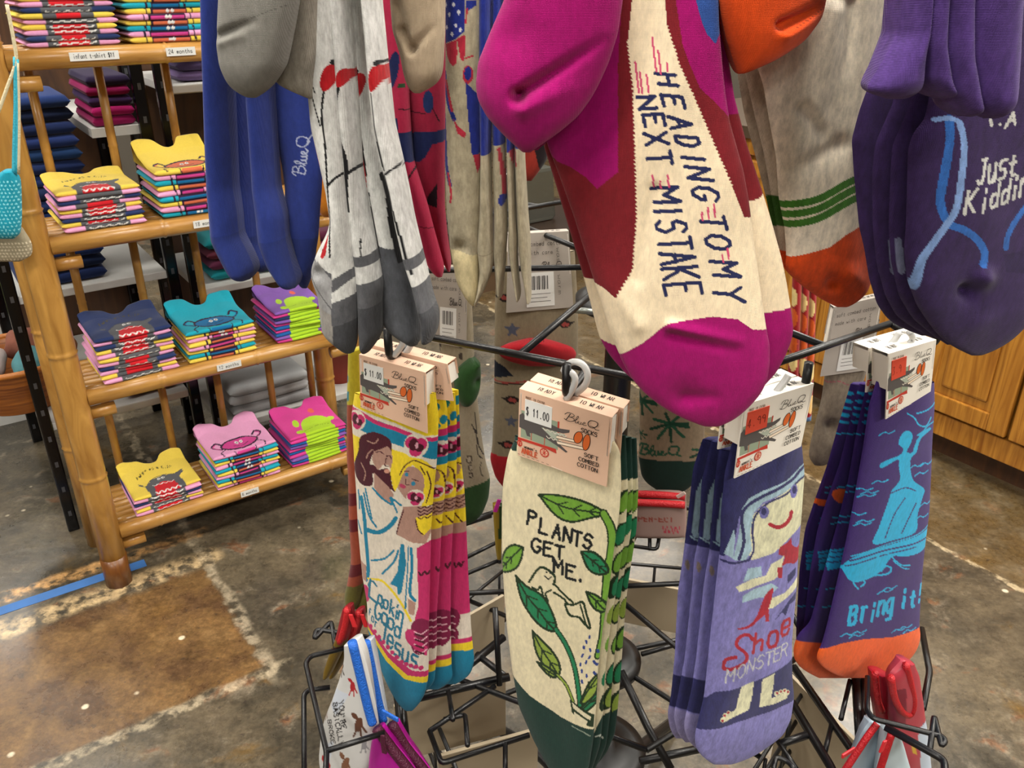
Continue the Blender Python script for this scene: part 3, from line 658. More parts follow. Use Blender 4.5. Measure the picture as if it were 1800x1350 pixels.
# J hooks: out from the bar, then a turned-up tip
def hook(p, n, L=.052, up=.034, r=.0042):
    p = rl(p); n = np.asarray(n); q = p+n*L+np.array([0, 0, -.008])
    tube('hook', rounded([p, p+n*.01+np.array([0, 0, -.003]), q, q+np.array([0, 0, up])], .012, 5), r, M['black'], rack, 10)
HK = {}
def barpt(a, t): return RC2+np.array([0, 0, ZR])+nrm(a)*.305+np.array([-nrm(a)[1], nrm(a)[0], 0])*t
hp = onz(1028, 652, ZR); tP = (hp-RC)@np.array([-N1[1], N1[0], 0]); hook(barpt(-116, tP), N1)
hj = onz(722, 595, ZR); tJ = (hj-RC)@np.array([-N1[1], N1[0], 0]); hook(barpt(-116, tJ), N1)
hs = onz(1362, 660, ZR); tS = (hs-RC)@np.array([-N2[1], N2[0], 0]); hook(barpt(-56, tS), N2)
hb = onz(1560, 566, ZR); tB = (hb-RC)@np.array([-N2[1], N2[0], 0]); hook(barpt(-56, tB), N2)
for a in (-176, 4, 64, 124):
    for t in (-.09, .09): hook(barpt(a, t), nrm(a))
# long arms of the upper tier
def arm(p):
    p = rl(p); d = p*np.array([1, 1, 0]); L = np.linalg.norm(d); d /= L; z = 1.66
    tube('hook', rounded([d*.3+np.array([0, 0, z]), d*(L+.015)+np.array([0, 0, z]), d*(L+.015)+np.array([0, 0, z+.03])], .012, 5), .004, M['black'], rack, 10)
# hexagonal wire tray low on the pole, lined with beige boards
M['board'] = simple('beige_board', '#a4957c', .6, var=.06)
TA = .272
for k in range(6):
    a = -98+60*k; n = nrm(a); d = np.array([-n[1], n[0], 0]); sd = TA*math.tan(math.pi/6)
    for z in (.436, .38, .315): tube('tray_wire', [n*(TA+.004)-d*sd+np.array([0, 0, z]), n*(TA+.004)+d*sd+np.array([0, 0, z])], .0033, M['black'], rack, 6)
    for u in (-.09, 0, .09): tube('tray_wire', [n*(TA+.008)+d*u+np.array([0, 0, .432]), n*(TA+.008)+d*u+np.array([0, 0, .312])], .0028, M['black'], rack, 6)
    tube('tray_arm', [n*.02+np.array([0, 0, .46]), n*(TA+.004)+np.array([0, 0, .43])], .004, M['black'], rack, 8)
for (p0, p1, z, h) in (((1385, 1180), (1515, 1312), .45, .2), ((1098, 1016), (1200, 1036), .45, .1), ((812, 1087), (885, 1045), .45, .1), ((692, 1240), (888, 1194), .50, .11), ((770, 1328), (945, 1280), .45, .1)):
    a_, b_ = rl(onz(*p0, z)), rl(onz(*p1, z)); d_ = b_-a_; L_ = np.linalg.norm(d_)
    o = box('liner_board', (0, 0, 0), (L_, .006, h), M['board'], rack, bevel=.001); o.location = (a_+b_)/2-np.array([0, 0, h/2]); o.rotation_euler = (0, 0, math.atan2(d_[1], d_[0]))
# wire pockets for the pouches, traced at the height of the second ring
ZB = .60
def wire(pts, r=.0032, z0=ZB, name='pocket_wire'):
    P = [rl(onz(p[0], p[1], p[2] if len(p) > 2 else z0)) for p in pts]
    tube(name, rounded(P, .006, 3) if len(P) > 2 else P, r, M['black'], rack, 7)
wire([(660, 1122), (556, 1106), (552, 1124), (582, 1092), (590, 1140)], z0=.69)
wire([(615, 1137), (546, 1153), (537, 1166), (574, 1322), (570, 1420)], z0=.70)
wire([(580, 1208, .66), (541, 1213, .66), (534, 1222, .66), (535, 1420, .6)])
wire([(574, 1320), (676, 1288)], z0=.70)
wire([(640, 1120), (700, 1180), (705, 1290)], .004, .57)
wire([(690, 1160), (702, 1230), (710, 1300)], .008, .55)
wire([(755, 1285), (776, 1342), (930, 1292)], .0035); wire([(755, 1285), (870, 1206)], .0035)
wire([(788, 1213), (796, 1265, .64)]); wire([(780, 1265), (818, 1256), (822, 1310, .63)])
wire([(888, 1306), (888, 1380, .6)]); wire([(700, 1235), (895, 1190)], .0055)
wire([(870, 1068, .69), (878, 1205, .6)], .004); wire([(838, 1150), (892, 1192)], .0045); wire([(760, 1222), (885, 1120)], .0055)
wire([(820, 980, .62), (880, 950, .62)]); wire([(822, 1008, .6), (878, 985, .6)]); wire([(878, 948, .62), (878, 990, .6)]); wire([(800, 925, .64), (862, 905, .64)], .006)
wire([(1620, 1105), (1634, 1180), (1622, 1246)], .0045)
wire([(1525, 1190), (1524, 1250), (1536, 1264), (1655, 1294), (1662, 1302), (1655, 1312), (1642, 1258), (1634, 1322)], z0=.70)
wire([(1556, 1278), (1660, 1336), (1664, 1420)], .0042, z0=.70); wire([(1504, 1190), (1512, 1302)], .006); wire([(1518, 1190), (1516, 1300)], .004); wire([(1494, 1196), (1478, 1264)])
wire([(1395, 1172), (1500, 1322), (1530, 1400)], .005); wire([(1392, 1235), (1462, 1350), (1480, 1400)], .0055); wire([(1370, 1308), (1418, 1292)], .005); wire([(1462, 1272), (1448, 1330)])
wire([(1366, 1300), (1400, 1352)]); wire([(1360, 1352), (1364, 1330), (1385, 1338), (1400, 1356)])
wire([(1128, 1150, .47), (1205, 1128, .47)], .004); wire([(1092, 1180, .5), (1140, 1280, .46), (1180, 1352, .43)], .006); wire([(1125, 1338, .43), (1250, 1312, .43)], .006)
wire([(1112, 896, .62), (1206, 898, .62)]); wire([(1112, 930, .62), (1206, 938, .62)]); wire([(1142, 896, .62), (1142, 966, .6)]); wire([(1112, 960, .6), (1155, 966, .6), (1160, 936, .62)])
# ------------------------------------------------------------------ header cards and clips
BR_ = '#d9b196'
def card_art(st):
    A = []
    A += [Pg('#8f9c86', (.03, .30), (.45, .30), (.45, .71), (.03, .70)), Pg('#b8402f', (.435, .29), (.455, .29), (.455, .48), (.435, .48)), Ln('#b8402f', .008, (.15, .3), (.15, .7)), Ln('#b8402f', .008, (.30, .3), (.30, .7)),
          Pg('#55504f', (.01, .38), (.05, .33), (.07, .37), (.11, .32), (.14, .37), (.18, .33), (.22, .38), (.28, .36), (.33, .35), (.38, .37), (.46, .385), (.57, .36), (.565, .40), (.50, .44), (.40, .45), (.26, .455), (.36, .53), (.45, .60), (.56, .685), (.54, .705), (.44, .65), (.32, .60), (.17, .585), (.13, .60), (.14, .655), (.10, .655), (.08, .58), (.01, .56)),
          Pg('#a9b0a0', (.26, .46), (.40, .46), (.52, .445), (.52, .47), (.42, .50), (.45, .58), (.37, .55)), zig('#e6e0d2', .012, .28, .54, .47, .012, 10), zig('#e6e0d2', .012, .32, .50, .57, .012, 7),
          El('#e6e0d2', .29, .375, .012, .016)]
    A += [Pg('#ecd9c2', (.43, .50), (.64, .475), (.64, .51), (.43, .54)), Pg('#ecd9c2', (.43, .58), (.73, .535), (.73, .575), (.45, .62)), Ln('#2a2220', .007, (.43, .50), (.64, .475)), Ln('#2a2220', .007, (.43, .54), (.64, .51)), Ln('#2a2220', .007, (.43, .58), (.73, .535)), Ln('#2a2220', .007, (.45, .62), (.73, .575)),
          El('#2a2220', .665, .425, .048, .095, 12), El('#d0642c', .665, .425, .04, .086, 12), El('#2a2220', .755, .455, .042, .125, 6), El('#d0642c', .755, .455, .034, .116, 6)]
    A += [Pg('#b83a2e', (.0, .715), (.43, .70), (.44, .765), (.33, .745), (.0, .75))]
    for x, y in ((.022, .80), (.305, .815)):
        A += [El('#b83a2e', x, y, .05 if x > .1 else .03, .066 if x > .1 else .05), El(BR_, x, y, .038 if x > .1 else .018, .05 if x > .1 else .034)] + [Ln('#b83a2e', .008, (x-.03*math.cos(q)*(1 if x > .1 else .5), y-.05*math.sin(q)), (x+.03*math.cos(q)*(1 if x > .1 else .5), y+.05*math.sin(q))) for q in (0, .8, 1.57, 2.36)]
    A += [Tx('#26201e', "women's", .075, .845, .022, 0, 0, -.05, .006), Tx('#c25536', 'ANKLE', .05, .93, .038, 0, 0, -.075, .013),
          Tx('#6e5442', 'MADE IN CHINA', .08, .105, .0165, 0, 0, -.035, .0045),
          Tx('#221d1c', 'SOCKS', .695, .322, .036, 0, 0, -.058, .0085), Tx('#221d1c', 'SOFT', .745, .655, .040, 0, 0, -.055, .0085), Tx('#221d1c', 'COMBED', .69, .74, .038, 0, 0, -.055, .0085), Tx('#221d1c', 'COTTON', .68, .825, .038, 0, 0, -.055, .0085)]
    k = '#221d1c'   # script wordmark
    W_M = [Ln(k, .009, (.53, .255), (.575, .13)), Ln(k, .008, (.515, .165), (.55, .12), (.60, .12), (.615, .145), (.585, .18), (.56, .185)), Ln(k, .008, (.56, .185), (.61, .19), (.615, .225), (.575, .258), (.53, .252), (.51, .235)),
          Ln(k, .0065, (.61, .235), (.65, .18), (.66, .13), (.645, .15), (.63, .235), (.645, .25), (.665, .215), (.66, .245), (.685, .245), (.695, .21), (.69, .245), (.71, .235), (.735, .205), (.725, .195), (.71, .225), (.72, .248), (.75, .235)),
          Ln(k, .0095, (.835, .125), (.79, .135), (.765, .19), (.78, .24), (.82, .24), (.86, .19), (.865, .14), (.835, .125)), Ln(k, .0085, (.79, .225), (.82, .225), (.85, .255), (.885, .25))]
    A += [(*w[:-1], [(x, (y-.19)*.85+.165) for x, y in w[-1]]) for w in W_M]
    A += [Ln('#3a2e28', .006, (.01+i*.055, .955), (.035+i*.055, .955)) for i in range(7)]
    A += [Ln('#efe6d8', .006, (.40, .962), (.52, .972))]
    return A
def bil(q, a, b):
    return (q[0]*(1-a)+q[1]*a)*(1-b)+(q[3]*(1-a)+q[2]*a)*b
def card(par, fr, quad, off, mat, depth=.016, price=None, pcol='#dcdcd8', ink='#3a3a3c', prn=True, art=None, front=True):
    q = [fr.px(x, y, off) for x, y in quad]; bk = [p+np.array([0, depth, 0]) for p in q]
    bl_, br__ = (bk[3]*.42+bk[0]*.58), (bk[2]*.42+bk[1]*.58)
    t = .0012; I = lambda p: p+np.array([0, t, 0])
    V = q+[I(p) for p in q]+[bk[0], bk[1], br__, bl_]+[bk[0]-np.array([0, t, 0])-np.array([0, 0, t]), bk[1]-np.array([0, t, 0])-np.array([0, 0, t]), br__-np.array([0, t, 0]), bl_-np.array([0, t, 0])]
    body = pmesh('header_card', V, [(0, 3, 2, 1), (4, 5, 6, 7), (0, 1, 9, 8), (8, 9, 10, 11), (12, 15, 14, 13), (4, 12, 13, 5), (2, 3, 7, 6), (0, 4, 7, 3), (1, 2, 6, 5), (10, 11, 15, 14)], mat, par)
    # folded side tabs
    for s, (i, o_) in (('l', (0, 3)), ('r', (1, 2))):
        low = q[i]*.45+q[o_]*.55; sg = 1 if s == 'l' else -1
        dx = np.array([sg*.0012, 0, 0]); a_ = q[i]+dx-np.array([0, 0, .004]); b_ = q[i]+dx+np.array([0, depth, -.004]); c_ = low+dx+np.array([0, depth, 0]); d_ = low+dx
        pmesh('side_tab', [a_, b_, c_, d_, a_+dx, b_+dx, c_+dx, d_+dx], [(0, 1, 2, 3), (7, 6, 5, 4), (0, 4, 5, 1), (1, 5, 6, 2), (2, 6, 7, 3), (3, 7, 4, 0)], M['cardw'], body)
    if prn:
        decal('print', body, art or card_art(0), lambda a, b, h: bil(q, a, b)-np.array([0, h, 0]))
    tq = [bk[0], bk[1], q[1], q[0]]
    FPX = decal('flap_print', body, [Tx('#221d1c', 'READY', .17, .62, .036, 0, 0, -.36, .009), Tx('#221d1c', 'TO WEAR', .62, .62, .036, 0, 0, -.36, .009)], lambda a, b, h: bil(tq, a, b)+np.array([0, 0, h])); tag(FPX, kind='stuff')
    if price:
        a0, a1, b0, b1 = .07, .37, .12, .42
        sq = [bil(q, a, b)-np.array([0, .0006, 0]) for a, b in ((a0, b0), (a1, b0), (a1, b1), (a0, b1))]
        st = pmesh('price_sticker', sq+[p+np.array([0, .0005, 0]) for p in sq], [(0, 3, 2, 1), (4, 5, 6, 7), (0, 1, 5, 4), (1, 2, 6, 5), (2, 3, 7, 6), (3, 0, 4, 7)], simple('sticker_'+pcol[1:], pcol, .5), body)
        n = len(price); decal('price_print', body, Tx(ink, price, .06, .72, .88/n, 0, 0, -.38, .03 if n > 5 else .025, .62), lambda a, b, h: bil(sq, a, b)-np.array([0, h, 0]))
    return body
def clip(par, fr, pts, off, r=.0032):
    tube('plastic_hook', [fr.px(x, y, off+(o[0] if o else 0)) for x, y, *o in [tuple(p) for p in smooth_line(pts)]], r, M['clip'], par, 8)
M['cardp'] = simple('peach_card', '#dbb59b', .6, var=.03)
def sub(rows, **k): return rows
def thing(name, fr, label, cat='socks', group=None): return tag(empty(name, fr), label, cat, group)
D1 = 'two pairs sharing a hook'
# ================================================================== lower tier: four pairs of pairs
# ---------------- plant print
FP = Frame(RC+N1*.350, N1)
CRM, DG, OUT, LG, MG, TG = '#ddd2b0', '#14342c', '#1c3018', '#6f9f37', '#1f7a50', '#8aa03f'
def leaf(c, pts, vein):
    A = [Pg(c, *smooth_line(pts+[pts[0]])), Ln(OUT, 4, *(pts+[pts[0]])), Ln(OUT, 3, *vein)]
    for i in range(1, len(vein)-1):
        v = np.array(vein[i]); d = np.array(vein[i+1])-np.array(vein[i-1]); n = np.array([-d[1], d[0]])*.22
        A += [Ln(OUT, 2.4, tuple(v), tuple(v+n*.8+d*.25)), Ln(OUT, 2.4, tuple(v), tuple(v-n*.8+d*.25))]
    return A
pl = []
pl += leaf(LG, [(952, 864), (978, 863), (1010, 868), (1040, 880), (1066, 898), (1040, 905), (1008, 910), (980, 898)], [(954, 865), (985, 880), (1012, 888), (1040, 893), (1066, 898)])
pl += [Ln(OUT, 15, (1064, 898), (1076, 925), (1077, 960), (1070, 1000), (1066, 1050), (1062, 1110), (1054, 1150)), Ln(LG, 10, (1064, 898), (1076, 925), (1077, 960), (1070, 1000), (1066, 1050), (1062, 1110), (1054, 1150))]
pl += leaf(MG, [(1026, 962), (1048, 965), (1066, 985), (1070, 1004), (1050, 1003), (1036, 990)], [(1028, 964), (1044, 978), (1056, 990), (1068, 1003)])
pl += leaf(LG, [(1034, 1034), (1052, 1042), (1066, 1058), (1066, 1074), (1046, 1062)], [(1036, 1036), (1050, 1050), (1064, 1070)])
pl += leaf(LG, [(924, 956), (906, 953), (890, 966), (880, 1000), (898, 1000), (914, 990), (922, 972)], [(920, 958), (904, 974), (894, 985), (882, 998)])
pl += leaf(MG, [(911, 1006), (930, 1024), (958, 1040), (976, 1070), (983, 1100), (962, 1096), (938, 1074), (920, 1045)], [(912, 1008), (930, 1040), (950, 1062), (966, 1084), (982, 1100)])
pl += [Ln(OUT, 9, (982, 1098), (998, 1124), (1012, 1160), (1020, 1200), (1024, 1235)), Ln(MG, 5, (982, 1098), (998, 1124), (1012, 1160), (1020, 1200), (1024, 1235))]
pl += leaf(TG, [(941, 1101), (958, 1118), (978, 1140), (989, 1164), (985, 1180), (966, 1168), (948, 1140)], [(942, 1104), (958, 1134), (972, 1156), (984, 1176)])
pl += leaf(TG, [(948, 1156), (966, 1164), (986, 1180), (970, 1180)], [(950, 1158), (968, 1172), (984, 1180)])
pl += [Ln(OUT, 6, (984, 1178), (1000, 1196), (1012, 1224)), Ln(TG, 3, (984, 1178), (1000, 1196), (1012, 1224))]
pl += leaf(TG, [(1024, 1228), (1036, 1200), (1051, 1185), (1050, 1212), (1034, 1230)], [(1026, 1226), (1038, 1206), (1050, 1190)])
pl += leaf(MG, [(1024, 1238), (1038, 1226), (1050, 1218), (1050, 1232), (1030, 1246)], [(1028, 1240), (1040, 1230), (1050, 1224)])
pl += [Pg(OUT, (1006, 1220), (1046, 1254), (1044, 1276), (1032, 1268), (1010, 1244)), Pg('#d9cfb0', (1010, 1226), (1041, 1256), (1040, 1262), (1012, 1236)), Pg('#d9cfb0', (1013, 1242), (1036, 1262), (1033, 1270), (1014, 1254))]
for (c, x, y, h) in zip('PLANTS', (940, 961, 984, 1003, 1020, 1038), (905, 919, 928, 933, 940, 945), (24,)*6): pl.append(Ch('#14181a', c, x, y, 13, 4, 3, -h, 5))
for (c, x, y) in zip('GET', (948, 969, 989), (952, 958, 964)): pl.append(Ch('#14181a', c, x, y, 15, 3, 0, -23, 5))
for (c, x, y) in zip('ME.', (986, 1008, 1024), (988, 999, 1004)): pl.append(Ch('#14181a', c, x, y, 15, 5, 0, -24, 5))
pl += [Ln(OUT, 4.5, (935, 1016), (950, 994), (960, 990), (974, 998), (981, 1008), (978, 1020)), Ln(OUT, 3.5, (980, 1020), (998, 1040), (1012, 1052)), Ln(OUT, 3.5, (978, 1034), (996, 1046), (1002, 1056)), Ln(OUT, 3.5, (940, 1026), (950, 1030), (955, 1024), (960, 1040), (968, 1050), (964, 1036), (974, 1030)),
       Ln(OUT, 4, (998, 1054), (1012, 1056), (1028, 1052), (1034, 1070), (1041, 1098), (1032, 1090), (1022, 1078), (1006, 1074), (998, 1056)), Ln(OUT, 3, (1024, 1056), (1034, 1090)), El('#14181a', 966, 998, 1.6, 2), El('#14181a', 973, 1000, 1.6, 2), Ln('#14181a', 2.6, (963, 1005), (969, 1010), (974, 1007))]
rr = random.Random(3)
for (x, y) in ((1040, 1112), (1034, 1120), (1030, 1130), (1040, 1135), (1052, 1140), (1028, 1144), (1040, 1148), (1046, 1158), (1024, 1160), (1034, 1156), (1048, 1162), (1026, 1172), (1046, 1178), (1034, 1180), (1026, 1190)): pl.append(Ln('#2c3f86', 3.6, (x, y), (x+rr.uniform(-2, 3), y+4)))
pl += [Pg(DG, (880, 1168), (903, 1185), (935, 1214), (990, 1253), (1022, 1268), (1060, 1288), (1060, 1420), (880, 1420)), Ln('#8f9a8a', 1.5, (1010, 1268), (1030, 1280), (1040, 1290), sm=False)]
cuffD = [Pg(DG, (860, 700), (1140, 700), (1140, 838), (1060, 846), (860, 800))]
PR = [(775, 904, 1080), (792, 896, 1090), (805, 892, 1091), (850, 884, 1092), (900, 882, 1089), (960, 882, 1080), (1040, 886, 1070), (1100, 891, 1060), (1180, 901, 1051), (1240, 912, 1048), (1300, 938, 1043), (1350, 965, 1035), (1390, 990, 1015)]
def edge_leaves(x, seed):
    r = random.Random(seed); A = []; y = 880
    for c in (LG, MG, LG, MG, TG, LG, MG, TG):
        A += [El(OUT, x-((y-860)*.085)+r.uniform(-4, 4), y, 12, 22, 20), El(c, x-((y-860)*.085)+r.uniform(-3, 3), y, 9, 18, 20)]; y += r.uniform(40, 62)
    return A
toe = [Pg(DG, (860, 1150), (1046, 1284), (1062, 1252), (1100, 1240), (1120, 1420), (860, 1420)), Ln('#b9c0b4', 2.5, (1050, 1290), (1062, 1292))]
t1 = thing('sock_pair', FP, 'cream plant-print ankle socks with green toes, foremost pair on their hook', group='plant print socks')
sock(t1, FP, PR, CRM, [Pg(DG, (860, 700), (912, 700), (912, 790), (860, 782)), pl], 0, .0075, 1.5, seed=11, wr=.0016)
L2 = [(765, 905, 1100), (860, 900, 1104), (930, 900, 1100), (1034, 905, 1084), (1100, 910, 1073), (1187, 920, 1063), (1260, 935, 1060), (1310, 950, 1055), (1350, 975, 1042), (1385, 1000, 1022)]
L3 = [(768, 905, 1110), (860, 900, 1113), (930, 900, 1110), (1034, 910, 1093), (1100, 920, 1085), (1187, 930, 1077), (1260, 945, 1072), (1310, 970, 1066), (1345, 990, 1050), (1375, 1010, 1030)]
L4 = [(770, 905, 1119), (860, 900, 1122), (930, 905, 1119), (1034, 915, 1103), (1100, 925, 1097), (1187, 935, 1091), (1245, 950, 1086), (1290, 970, 1081), (1325, 990, 1066), (1355, 1015, 1040)]
sock(t1, FP, L2, CRM, [edge_leaves(1100, 1), cuffD, toe], .017, .0072, 2.2, seed=12)
card(t1, FP, [(913, 683), (1076, 734), (1066, 856), (910, 800)], -.0125, M['cardp'], .018, '$ 11.00')
clip(t1, FP, [(995, 700, .0), (1006, 682), (1011, 668), (1006, 656), (990, 651)] and [(995, 702), (1007, 682), (1011, 666), (1004, 655), (989, 651)], -.006)
t2 = thing('sock_pair', FP, 'cream plant-print ankle socks with green toes, pair tucked behind the foremost one', group='plant print socks')
sock(t2, FP, L3, CRM, [edge_leaves(1108, 2), cuffD, toe], .033, .0072, 2.2, seed=13)
sock(t2, FP, L4, CRM, [edge_leaves(1118, 3), cuffD, toe], .049, .0072, 2.2, seed=14)
card(t2, FP, [(932, 668), (1096, 718), (1090, 805), (930, 775)], .0085, M['cardp'], .018)
clip(t2, FP, [(1012, 692), (1029, 676), (1033, 656), (1023, 640), (1008, 636), (996, 643), (990, 653)], .006)
# ---------------- robed figure print
FJ = Frame(RC+N1*.350, N1)
WH, TE, MR, SK, YE, PK, MP = '#d9cfbf', '#13799a', '#45101f', '#a98374', '#e4c928', '#bd2a64', '#7a1540'
def flower(x, y, r):
    return [El(WH, x, y, r*1.15, r*1.2), El(PK, x-.4*r, y-.3*r, r*.62, r*.6), El(PK, x+.45*r, y-.1*r, r*.6, r*.6), El(PK, x, y+.5*r, r*.6, r*.55), El(MR, x-.2*r, y-.1*r, r*.45, r*.6), El(MR, x+.35*r, y+.25*r, r*.4, r*.4), El('#d9a0b0', x+.1*r, y, r*.16, r*.3)]
je = [Pg(YE, (610, 600), (780, 600), (780, 764), (752, 762), (700, 738), (640, 716), (610, 705)),
      Pg(TE, (610, 712), (640, 722), (700, 745), (752, 768), (790, 772), (790, 815), (752, 800), (720, 782), (680, 768), (640, 752), (610, 735)),
      Ln(PK, 7, (612, 714), (640, 722), (670, 738), (700, 748), (725, 758), (752, 768), (775, 770)), Pg(YE, (618, 760), (648, 768), (640, 800), (622, 812)), Pg(YE, (690, 782), (722, 792), (735, 800), (712, 845), (700, 858), (694, 830))]
je += flower(632, 735, 15)+flower(737, 778, 18)
je += [Pg(MR, *smooth_line([(640, 762), (662, 754), (686, 762), (695, 775), (694, 790), (684, 782), (676, 784), (664, 790), (656, 810), (664, 812), (672, 820), (680, 818), (692, 820), (697, 846), (702, 858), (690, 850), (672, 838), (662, 826), (662, 845), (650, 850), (634, 842), (624, 818), (634, 790), (636, 770)])),
       Pg(SK, *smooth_line([(664, 788), (676, 784), (690, 780), (697, 798), (694, 818), (690, 812), (680, 812), (672, 820), (664, 810), (660, 800)])), Pg(SK, (664, 824), (690, 848), (700, 862), (694, 878), (676, 866), (664, 850)),
       Ln(MR, 2, (668, 790), (675, 788), (681, 792)), Ln(MR, 2, (687, 796), (692, 795), (695, 800)), Ln(MR, 1.8, (686, 800), (684, 812), (690, 814)), El('#c98f7a', 687, 822, 5, 4), Ln(SK, 2, (652, 770), (665, 774), (672, 766)), Ln(SK, 2, (640, 810), (648, 826), (645, 840)), Ln(SK, 2, (650, 800), (655, 790), (662, 785))]
je += [Ln(YE, 10, (724, 812), (735, 804), (752, 812), (762, 830), (764, 860), (760, 882)), Pg(YE, (730, 806), (752, 810), (772, 830), (770, 880), (745, 890), (750, 840)), Pg(SK, *smooth_line([(714, 830), (724, 815), (740, 818), (750, 836), (748, 862), (735, 872), (722, 872), (706, 850)])), Ln(MR, 2.2, (710, 828), (718, 814), (728, 806), (736, 804), (752, 812), (766, 822)), Ln(MR, 2, (755, 825), (760, 850), (753, 880)), Ln(MR, 2, (745, 815), (752, 830)),
       El('#2c7f9f', 722, 828, 3.5, 3.5), El('#2c7f9f', 733, 844, 3.5, 4), Ln(MR, 1.6, (718, 822), (726, 822)), Ln(MR, 1.6, (731, 836), (741, 840)), El('#b03a5c', 715, 848, 6, 3.5, 30), Ln(MR, 1.6, (720, 836), (721, 845), (726, 846))]
je += flower(736, 870, 13)
je += [Pg(SK, (716, 884), (740, 884), (765, 890), (760, 930), (752, 952), (730, 948), (704, 934), (706, 915)), Ln(MR, 2.2, (716, 890), (708, 914), (703, 932)), Pg(YE, (735, 905), (762, 900), (758, 928), (748, 938), (738, 925))] + [zig(MR, 2, 740, 764, 888+i*6, 1.6, 5) for i in range(4)] + [Ln(MR, 2, (736, 908), (740, 926), (748, 936))]
je += [Ln(TE, 3, (634, 858), (636, 890)), Ln(TE, 3.4, (645, 862), (655, 900), (668, 920)), Ln(TE, 3, (648, 854), (660, 905)), Ln(TE, 7, (640, 870), (646, 905), (648, 935), (650, 960), (652, 1000), (648, 1015)), Ln(TE, 8, (648, 925), (672, 930), (692, 918), (702, 905)), Ln(TE, 3, (632, 912), (640, 934)), Ln(TE, 3.5, (662, 852), (680, 870), (697, 880), (694, 868), (712, 882)), Ln(TE, 3, (696, 872), (705, 894)),
       Ln(TE, 3.6, (658, 980), (682, 976), (698, 962)), Ln(TE, 4, (678, 1002), (698, 982), (706, 962)), Pg(TE, (710, 950), (716, 950), (720, 985), (712, 1035), (706, 1040), (704, 1025), (692, 1020), (705, 998)), Ln(TE, 2.4, (724, 955), (722, 1000), (718, 1060)), Ln(TE, 5, (728, 958), (730, 990), (726, 1035), (735, 1050)), Pg(SK, (722, 1045), (736, 1054), (733, 1076), (724, 1072)),
       Pg(PK, (738, 958), (775, 940), (775, 1085), (750, 1092), (734, 1084), (740, 1060)), zig(MR, 3, 741, 762, 1004, 3, 5)]
je += [Ln(YE, 4, (652, 1012), (676, 1014), (694, 1030), (712, 1055), (728, 1085)), Pg(SK, (632, 980), (648, 990), (648, 1018), (640, 1015)), El(PK, 645, 1040, 10, 16)]
je += [El(MP, 742, 1098, 14, 16), El(PK, 735, 1118, 22, 12, 50), El(MP, 744, 1124, 16, 22), Pg(PK, (722, 1098), (735, 1112), (753, 1135), (752, 1150), (736, 1138), (724, 1118))] + [Ln('#e3b4be', 2, (734, 1104+i*11), (744, 1110+i*11), (752, 1106+i*11)) for i in range(4)] + [Ln(MR, 3, (736, 1108+i*10), (748, 1115+i*10)) for i in range(4)]
def let(c, s, xs, ys, w, h, sl, lw, hs=1.35): return [Ch(c, ch, x, y-(h*.21*hs if ch in 'acegmnoprsuvwxyz' else 0), w, w*sl, h*.15, -h*(hs if ch in 'acegmnoprsuvwxyz' else 1), lw) for ch, x, y in zip(s, xs, ys)]
TX = '#23708a'
je += Ch(TX, 'L', 662, 1033, 15, 9, 3, -30, 4.4) + [Ln(TX, 3, (655, 1030), (652, 1022), (660, 1016), (668, 1024))] + let(TX, "ookin'", (676, 686, 697, 705, 712, 719), (1048, 1056, 1062, 1070, 1077, 1068), 8.5, 24, .7, 3.6, 1.05) + let(TX, 'Good', (671, 684, 695, 707), (1068, 1081, 1090, 1098), 11, 28, .7, 4, 1.05) + let(TX, 'for', (655, 661, 667), (1072, 1083, 1092), 5, 12, .9, 2.2) + let(TX, 'Jesus', (679, 694, 707, 720, 735), (1106, 1121, 1135, 1147, 1156), 11, 30, .7, 4.2, 1.2)
je += [Pg(PK, (640, 1082), (656, 1096), (690, 1140), (730, 1172), (760, 1178), (760, 1300), (640, 1300)), Pg(YE, (640, 1090), (656, 1104), (688, 1148), (722, 1180), (760, 1188), (760, 1300), (640, 1300)), Pg(TE, (640, 1096), (652, 1106), (684, 1154), (716, 1186), (760, 1200), (760, 1300), (640, 1300))]
je += [El(PK, 656+i*8, 1096+i*8.6 if i < 8 else 1160+(i-8)*3, 4, 4) for i in range(12)]
JR = [(690, 624, 766), (730, 618, 771), (770, 621, 770), (810, 623, 768), (870, 627, 762), (930, 630, 758), (1010, 637, 756), (1060, 646, 755), (1106, 647, 754), (1140, 657, 754), (1190, 676, 753), (1220, 690, 747), (1240, 703, 735), (1250, 714, 724)]
